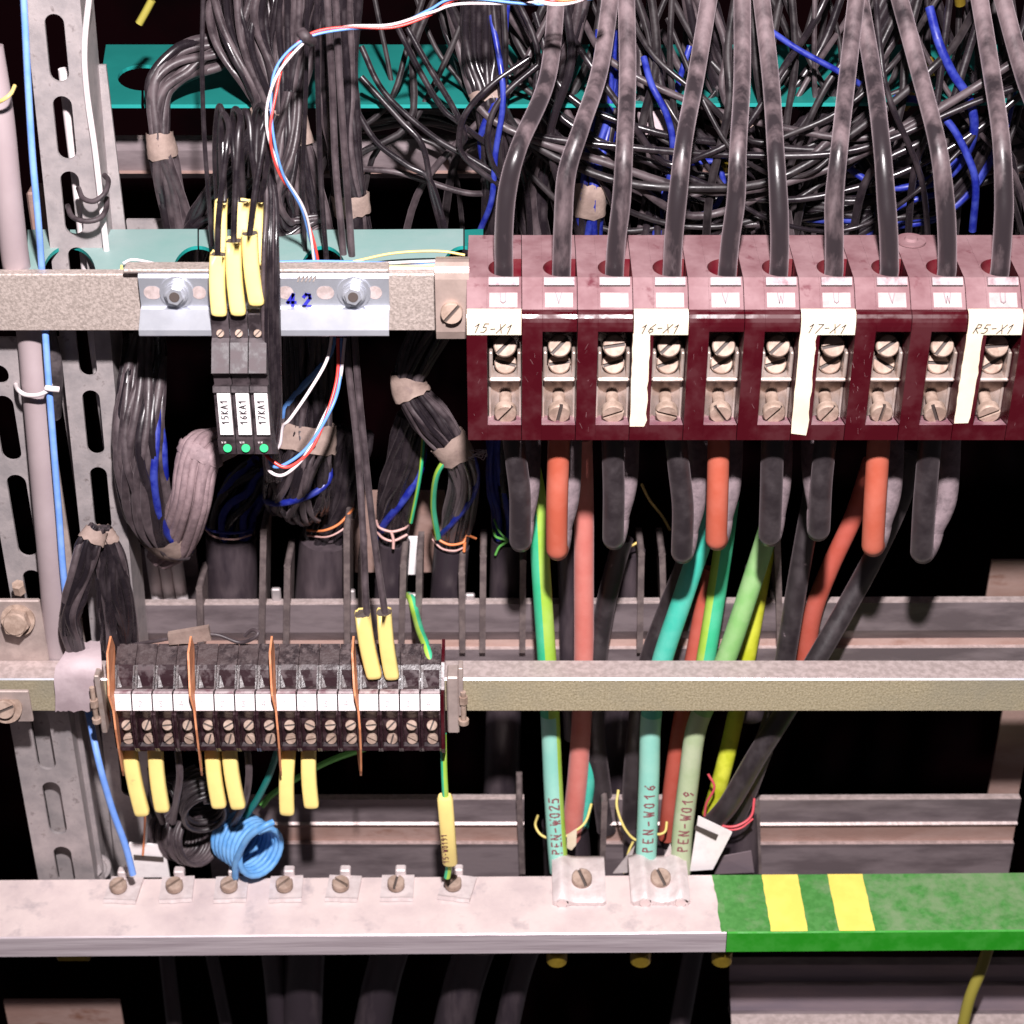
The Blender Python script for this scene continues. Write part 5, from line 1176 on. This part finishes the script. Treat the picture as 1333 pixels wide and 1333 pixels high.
# ================================================================== small black terminals
TP = X(172, 940, 0)-X(145.2, 940, 0); TX0 = X(145.2, 940, 0)
A = [(92, R(838, 92)), (60, R(866, 60)), (36, R(897, 36)), (30, R(901, 30)), (18, R(903, 18)), (12, R(926, 12)), (6, R(931, 6)), (4, R(974, 4)), (10, R(978, 10)), (92, R(978, 92))]
B = [(92, R(838, 92)), (62, R(865, 62)), (56, R(872, 56)), (50, R(882, 50)), (44, R(893, 44)), (36, R(897, 36)), (18, R(903, 18)), (12, R(926, 12)), (20, R(930, 20)), (26, R(935, 26)), (26, R(966, 26)), (8, R(972, 8)), (8, R(977, 8)), (92, R(977, 92))]
def make_term():
    t = thing('small_terminal', 'x', 'terminal', (TX0+TP/2, 40, R(978, 10)))
    mb = MB(); g = .8
    for xa, xb in ((TX0, TX0+3.4), (TX0+TP-g-2.2, TX0+TP-g)): mb.prof(A, xa, xb, [1, 1, 1, 0, 0, 0, 0, 0, 0, 0, 0])
    mb.prof(B, TX0+3.4, TX0+TP-g-2.2, [1, 0, 0, 0, 1, 1, 0, 0, 0, 0, 0, 0, 0, 0, 0])
    # funnel ramp inside the entry
    xm = TX0+TP*.5; mb.add([(TX0+4, 54, R(876, 54)), (TX0+11, 40, R(896, 40)), (TX0+4, 38, R(897, 38)), (TX0+4, 58, R(868, 58))], [(0, 1, 2, 3)], 1)
    mb.build('terminal_body', ['termblack', 'termtop'], t)
    MB().prof([(17, R(903.5, 17)), (10.5, R(925, 10.5)), (12.5, R(926, 12.5)), (19, R(904, 19))], TX0+.6, TX0+TP-.6-g, 0).build('number_label', ['white'], t)
    MB().prof([(33, R(897, 33)), (22, R(900, 22)), (18, R(903.2, 18)), (24, R(903, 24))], TX0+1, TX0+TP-1-g, 0).build('clear_ledge', ['clear'], t)
    xc = TX0+TP*.52
    MB().screw((xc, 25, R(944, 25)), (0, -.8, .6), 7.6, 6, .5, 0, 1, seg=18).build('upper_screw', ['screw', 'slot'], t)
    MB().screw((xc+.5, 24, R(960, 24)), (0, -.93, .2), 7.6, 7, -.5, 0, 1, seg=18).build('lower_screw', ['screw', 'slot'], t)
    MB().prof([(24, R(966, 24)), (9, R(971.5, 9)), (11, R(972, 11)), (26, R(967, 26))], TX0+4, TX0+TP-4, 0).build('front_ramp', ['greyplastic'], t)
    MB().box(xc-8, xc+8, 29, 34, R(936, 29), R(929, 29)).build('contact', ['nickel'], t)
    return t
tm = make_term(); terms = [tm]
for i in range(1, 16): terms.append(copy_tree(tm, (TP*i, 0, 0)))
bars = ['leftmost', 'second', 'third', 'rightmost']
for i, t in enumerate(terms):
    t['label'] = f'{nth[i%4]} small black terminal right of the {bars[i//4]} orange divider'; t['group'] = 'small black terminals on the narrow rail'
    t['_o'] = tuple(Vector(tm['_o'])+Vector((TP*i, 0, 0)))
    ch_ = '1234'[i % 4]; s = Vector((0, 6.5, R(903.5, 17)-R(925, 10.5)))
    mb = MB(); lettering(mb, ch_, plane_map(Vector((TX0+TP*i+9, 10.5, R(925, 10.5)))+s*.25, (1, 0, 0), s, .9), 9, 1.0); mb.build('number', ['glaremark'], sub(t, 'number_label'))
    sh = {'1': 0}
    for c in t.children:
        if 'screw' in c.name: c.rotation_euler = (0, 0, 0)
# screws of varied slot angle: three shared variants
rv = random.Random(9); variants = []
for a1, a2 in ((.5, -.5), (.1, .7), (1.2, -1.0), (-.4, .2), (.8, 1.3)):
    xc = TX0+TP*.52; tm2 = {'_o': tm['_o']}
    class _P: pass
    u_ = MB().screw((xc, 25, R(944, 25)), (0, -.8, .6), 7.6, 6, a1, 0, 1, seg=18).build('upper_screw', ['screw', 'slot'], tm)
    l_ = MB().screw((xc+.5, 24, R(960, 24)), (0, -.93, .2), 7.6, 7, a2, 0, 1, seg=18).build('lower_screw', ['screw', 'slot'], tm)
    variants.append((u_.data, l_.data)); bpy.data.objects.remove(u_); bpy.data.objects.remove(l_)
for t in terms:
    for c in t.children:
        if c.name.startswith('upper_screw'): c.data = rv.choice(variants)[0]
        if c.name.startswith('lower_screw'): c.data = rv.choice(variants)[1]
def divider(x, lab):
    xw = X(x, 930, 0); pr = [(70, R(828, 70)), (40, R(850, 40)), (10, R(895, 10)), (-3, R(906, -3)), (-4, R(925, -4)), (-12, R(950, -12)), (-8, R(975, -8)), (6, R(1004, 6)), (14, R(1010, 14)), (22, R(1003, 22)), (42, R(975, 42)), (80, R(960, 80)), (84, R(840, 84))]
    mb = MB().prof(pr, xw-1.4, xw+1.4, 0); zc_ = R(905, 5)
    for v in mb.v:
        v.x += .2*(40-v.y)*max(0, min(1, (zc_+34-v.z)/48))
    tag(mb.build('orange_divider', ['orange']), lab, 'divider', 'orange dividers between the terminals')
for x, lab in ((141, 'leftmost orange divider plate beside the grey tape'), (252-6, 'second orange divider plate from the left'), (357-5, 'third orange divider plate from the left'), (462-3, 'rightmost orange divider plate')): divider(x, lab)
xw = TX0+16*TP
tag(MB().prof([(94, R(832, 94)), (56, R(862, 56)), (30, R(898, 30)), (8, R(905, 8)), (0, R(975, 0)), (4, R(980, 4)), (94, R(980, 94))], xw, xw+4.5, 0).build('end_plate', ['maroon']), 'maroon end plate closing the small terminals at right', 'end plate')
# sleeves above and below
sleeve(472, 798, 488, 882, 21, 52, 48, 'left yellow sleeve on the twin wires above the terminals')
sleeve(500, 796, 511, 883, 20, 52, 48, 'right yellow sleeve on the twin wires above the terminals')
for (x0, x1, r1, lab) in ((168, 186, 1061, 'leftmost'), (202, 212, 1056, 'second'), (276, 286, 1051, 'third'), (298, 311, 1052, 'fourth'), (376, 374, 1060, 'fifth'), (402, 406, 1051, 'sixth')):
    sleeve(x0, 972, x1, r1, 20, 45, 22, f'{lab} yellow sleeve hanging below the small terminals', jag=False)
for i, pts in enumerate([[(231, 975, 60), (234, 1010, 50), (230, 1040, 60), (225, 1070, 100)], [(322, 975, 60), (324, 1010, 52), (318, 1045, 60), (300, 1080, 110)], [(196, 1000, 80), (200, 1040, 85), (212, 1070, 110)]]):
    cable('grey_wire', pts, 9, ['wiredusty'], ['grey wire right of the second lower sleeve', 'grey wire right of the fourth lower sleeve', 'thin grey wire behind the first two lower sleeves'][i], 'wire', 'grey wires under the small terminals', seg=12)
cable('thin_wire', [(362, 975, 90), (350, 1010, 90), (335, 1040, 100), (320, 1062, 110)], 9, ['tealplate'], 'dark teal wire behind the third divider', 'wire')
# end clamps
t_ = thing('end_clamp', 'cream end clamp with a long screw right of the small terminals', 'clamp', P(595, 960, 20))
MB().box(X(582, 910, 30), X(597, 910, 30), 30, 62, R(955, 30), R(882, 30), bev=2).box(X(598, 950, 34), X(604, 950, 34), 30, 50, R(930, 34), R(868, 34), bev=1).build('clamp_body', ['galvwarm'], t_)
m2 = MB(); q = P(603, 905, 30); m2.cyl(q+Vector((0, 0, -46)), (0, 0, 1), 4, 52, 12); m2.cyl(q+Vector((0, 0, -14)), (0, 0, 1), 6.5, 12, 6, smooth=False); m2.cyl(q+Vector((0, 0, -50)), (0, 0, 1), 7.5, 7, 16); m2.build('long_screw', ['screw'], t_)
t_ = thing('end_clamp', 'narrow end clamp with a screw left of the small terminals', 'clamp', P(122, 960, 20))
MB().box(X(126, 910, 30), X(133, 910, 30), 30, 60, R(955, 30), R(880, 30), bev=1.5).build('clamp_body', ['nickel'], t_)
m2 = MB(); q = P(121, 905, 30); m2.cyl(q+Vector((0, 0, -46)), (0, 0, 1), 3.6, 60, 12); m2.cyl(q+Vector((0, 0, -20)), (0, 0, 1), 6, 12, 6, smooth=False); m2.cyl(q+Vector((0, 0, -48)), (0, 0, 1), 6.5, 7, 16); m2.build('long_screw', ['screw'], t_)
# grey tape over the rail
mb = MB(); rg = random.Random(2); V = []; n = 14
prf = [(108, 835), (72, 850), (48, 868), (44, 885), (43, 905), (46, 926)]
for k in range(n+1):
    s = k/n
    for j, (Y_, r_) in enumerate(prf):
        xx = (72+[18, 12, 0, -2, 0, 0][j])*(1-s)+(132+[-2, -1, 0, 0, -10, -12][j])*s
        q = P(xx, r_+(rg.uniform(-1.5, 1.5) if j in (0, 5) else 0), Y_+1.5*math.sin(s*7+j)); V.append(q)
m_ = len(prf); mb.add(V, [(k*m_+j, k*m_+j+1, (k+1)*m_+j+1, (k+1)*m_+j) for k in range(n) for j in range(m_-1)], 0, True)
V2 = [v+Vector((0, 2, -2)) for v in V]; mb.add(V2, [(k*m_+j, (k+1)*m_+j, (k+1)*m_+j+1, k*m_+j+1) for k in range(n) for j in range(m_-1)], 0, True)
tag(mb.build('grey_tape', ['tapegrey']), 'wide pale grey tape wrapped over the left end of the narrow rail', 'tape')
t_ = thing('taped_wire', 'thin looped wire with a beige paper flag above the terminals', 'wire', P(250, 825, 90))
cable('wire', [(165, 840, 100), (200, 835, 95), (240, 828, 90), (280, 826, 90), (310, 836, 88), (328, 832, 86), (336, 824, 90), (328, 820, 98), (318, 828, 98)], 5, ['wiredusty'], parent=t_, seg=8)
p = [P(x, y, 84) for x, y in ((218, 826), (271, 817), (275, 834), (220, 840))]; V = p+[q+Vector((0, 8, 0)) for q in p]
MB().add(V, [(0, 1, 2, 3), (7, 6, 5, 4)]+[(j, j+4, (j+1) % 4+4, (j+1) % 4) for j in range(4)], 0).build('paper_flag', ['tape'], t_)

# ================================================================== wire coils
def coil(name, cx0, cy0, cx1, cy1, rx, ry, turns, Y0, Y1, wd, m, label, tail=None, seg=10, jitter=1.5, seed=1, a0=0):
    rg = random.Random(seed); pts = []; n = int(turns*12)
    ph = [rg.uniform(-1, 1) for _ in range(int(turns)+3)]
    for k in range(n+1):
        s = k/n; a = a0+6.283*k/12; tt = k/12; q = ph[int(tt)]*(1-tt % 1)+ph[int(tt)+1]*(tt % 1)
        pts.append((cx0+(cx1-cx0)*s+math.cos(a)*(rx+q*jitter), cy0+(cy1-cy0)*s+math.sin(a)*(ry+q*jitter), Y0+(Y1-Y0)*s+math.sin(a)*-18))
    if tail: pts += tail
    return cable(name, pts, wd, [m], label, 'coil', seg=seg, sub=4)
def helix(name, x, y, Y, axis, Rr, turns, pitch, wd, m, label, jit=.5, seed=1, a0=0, ell=1.0):
    rg = random.Random(seed); ax = Vector(axis).normalized(); u = Vector((0, 0, 1)); u = (u-ax*u.dot(ax)).normalized(); v = ax.cross(u)
    c0 = P(x, y, Y); n = int(turns*20); ph = [rg.uniform(-1, 1) for _ in range(int(turns)+3)]; pt = []
    for k in range(n+1):
        tt = k/20; a = a0+6.283*tt; q = ph[int(tt)]*(1-tt % 1)+ph[int(tt)+1]*(tt % 1)
        pt.append(c0+ax*(pitch*(tt-turns/2)+q*jit*.5)+u*math.cos(a)*(Rr+q*jit)+v*math.sin(a)*(Rr*ell+q*jit*.6)+v*q*jit*.5)
    return tag(MB().tube(pt, wd/2, 12).build(name, [m]), label, 'coil')
helix('blue_wire_coil', 322, 1098, 100, (.72, -.70, .10), 40, 8, 9.4, 9, 'coilblue', 'coil of light blue wire resting behind the third busbar screw', .8, 3, ell=.95)
cable('blue_wire_end', [(306, 1142, 64), (308, 1120, 52), (322, 1092, 44), (342, 1077, 42), (356, 1070, 50)], 9, ['coilblue'], 'light blue wire end lying across the coil', 'wire')
helix('black_wire_coil', 262, 1040, 112, (.3, -.85, -.3), 42, 8, 8.0, 8.5, 'wirematte', 'coil of black wire under the small terminals', 5, 5, ell=.75)
helix('black_wire_coil', 240, 1088, 128, (.75, -.6, .3), 40, 10, 8.2, 8, 'wiredusty', 'lower dusty black wire coil left of the blue coil', 4, 8, ell=.9)
helix('black_wire_coil', 222, 1040, 160, (-.4, -.8, .3), 34, 6, 8.5, 8, 'wirematte', 'black wire coil tucked behind the first yellow sleeves', 4, 12, ell=.8)
def fluff(x, y, Y, lab, n=7, rad=12):
    rg = random.Random(x); mb = MB()
    for k in range(n):
        c, r_ = wpath([(x+rg.uniform(-rad, rad), y+rg.uniform(-rad, rad)*.6, Y+rg.uniform(-6, 6)) for _ in range(5)], .5, 4); mb.tube(c, r_, 5)
    tag(mb.build('dust_fluff', ['fluff']), lab, 'dust')
fluff(622, 592, 120, 'grey dust fluff hanging between the knotted bundle and the first block')
for o in bpy.data.objects:
    if '_o' in o: del o['_o']
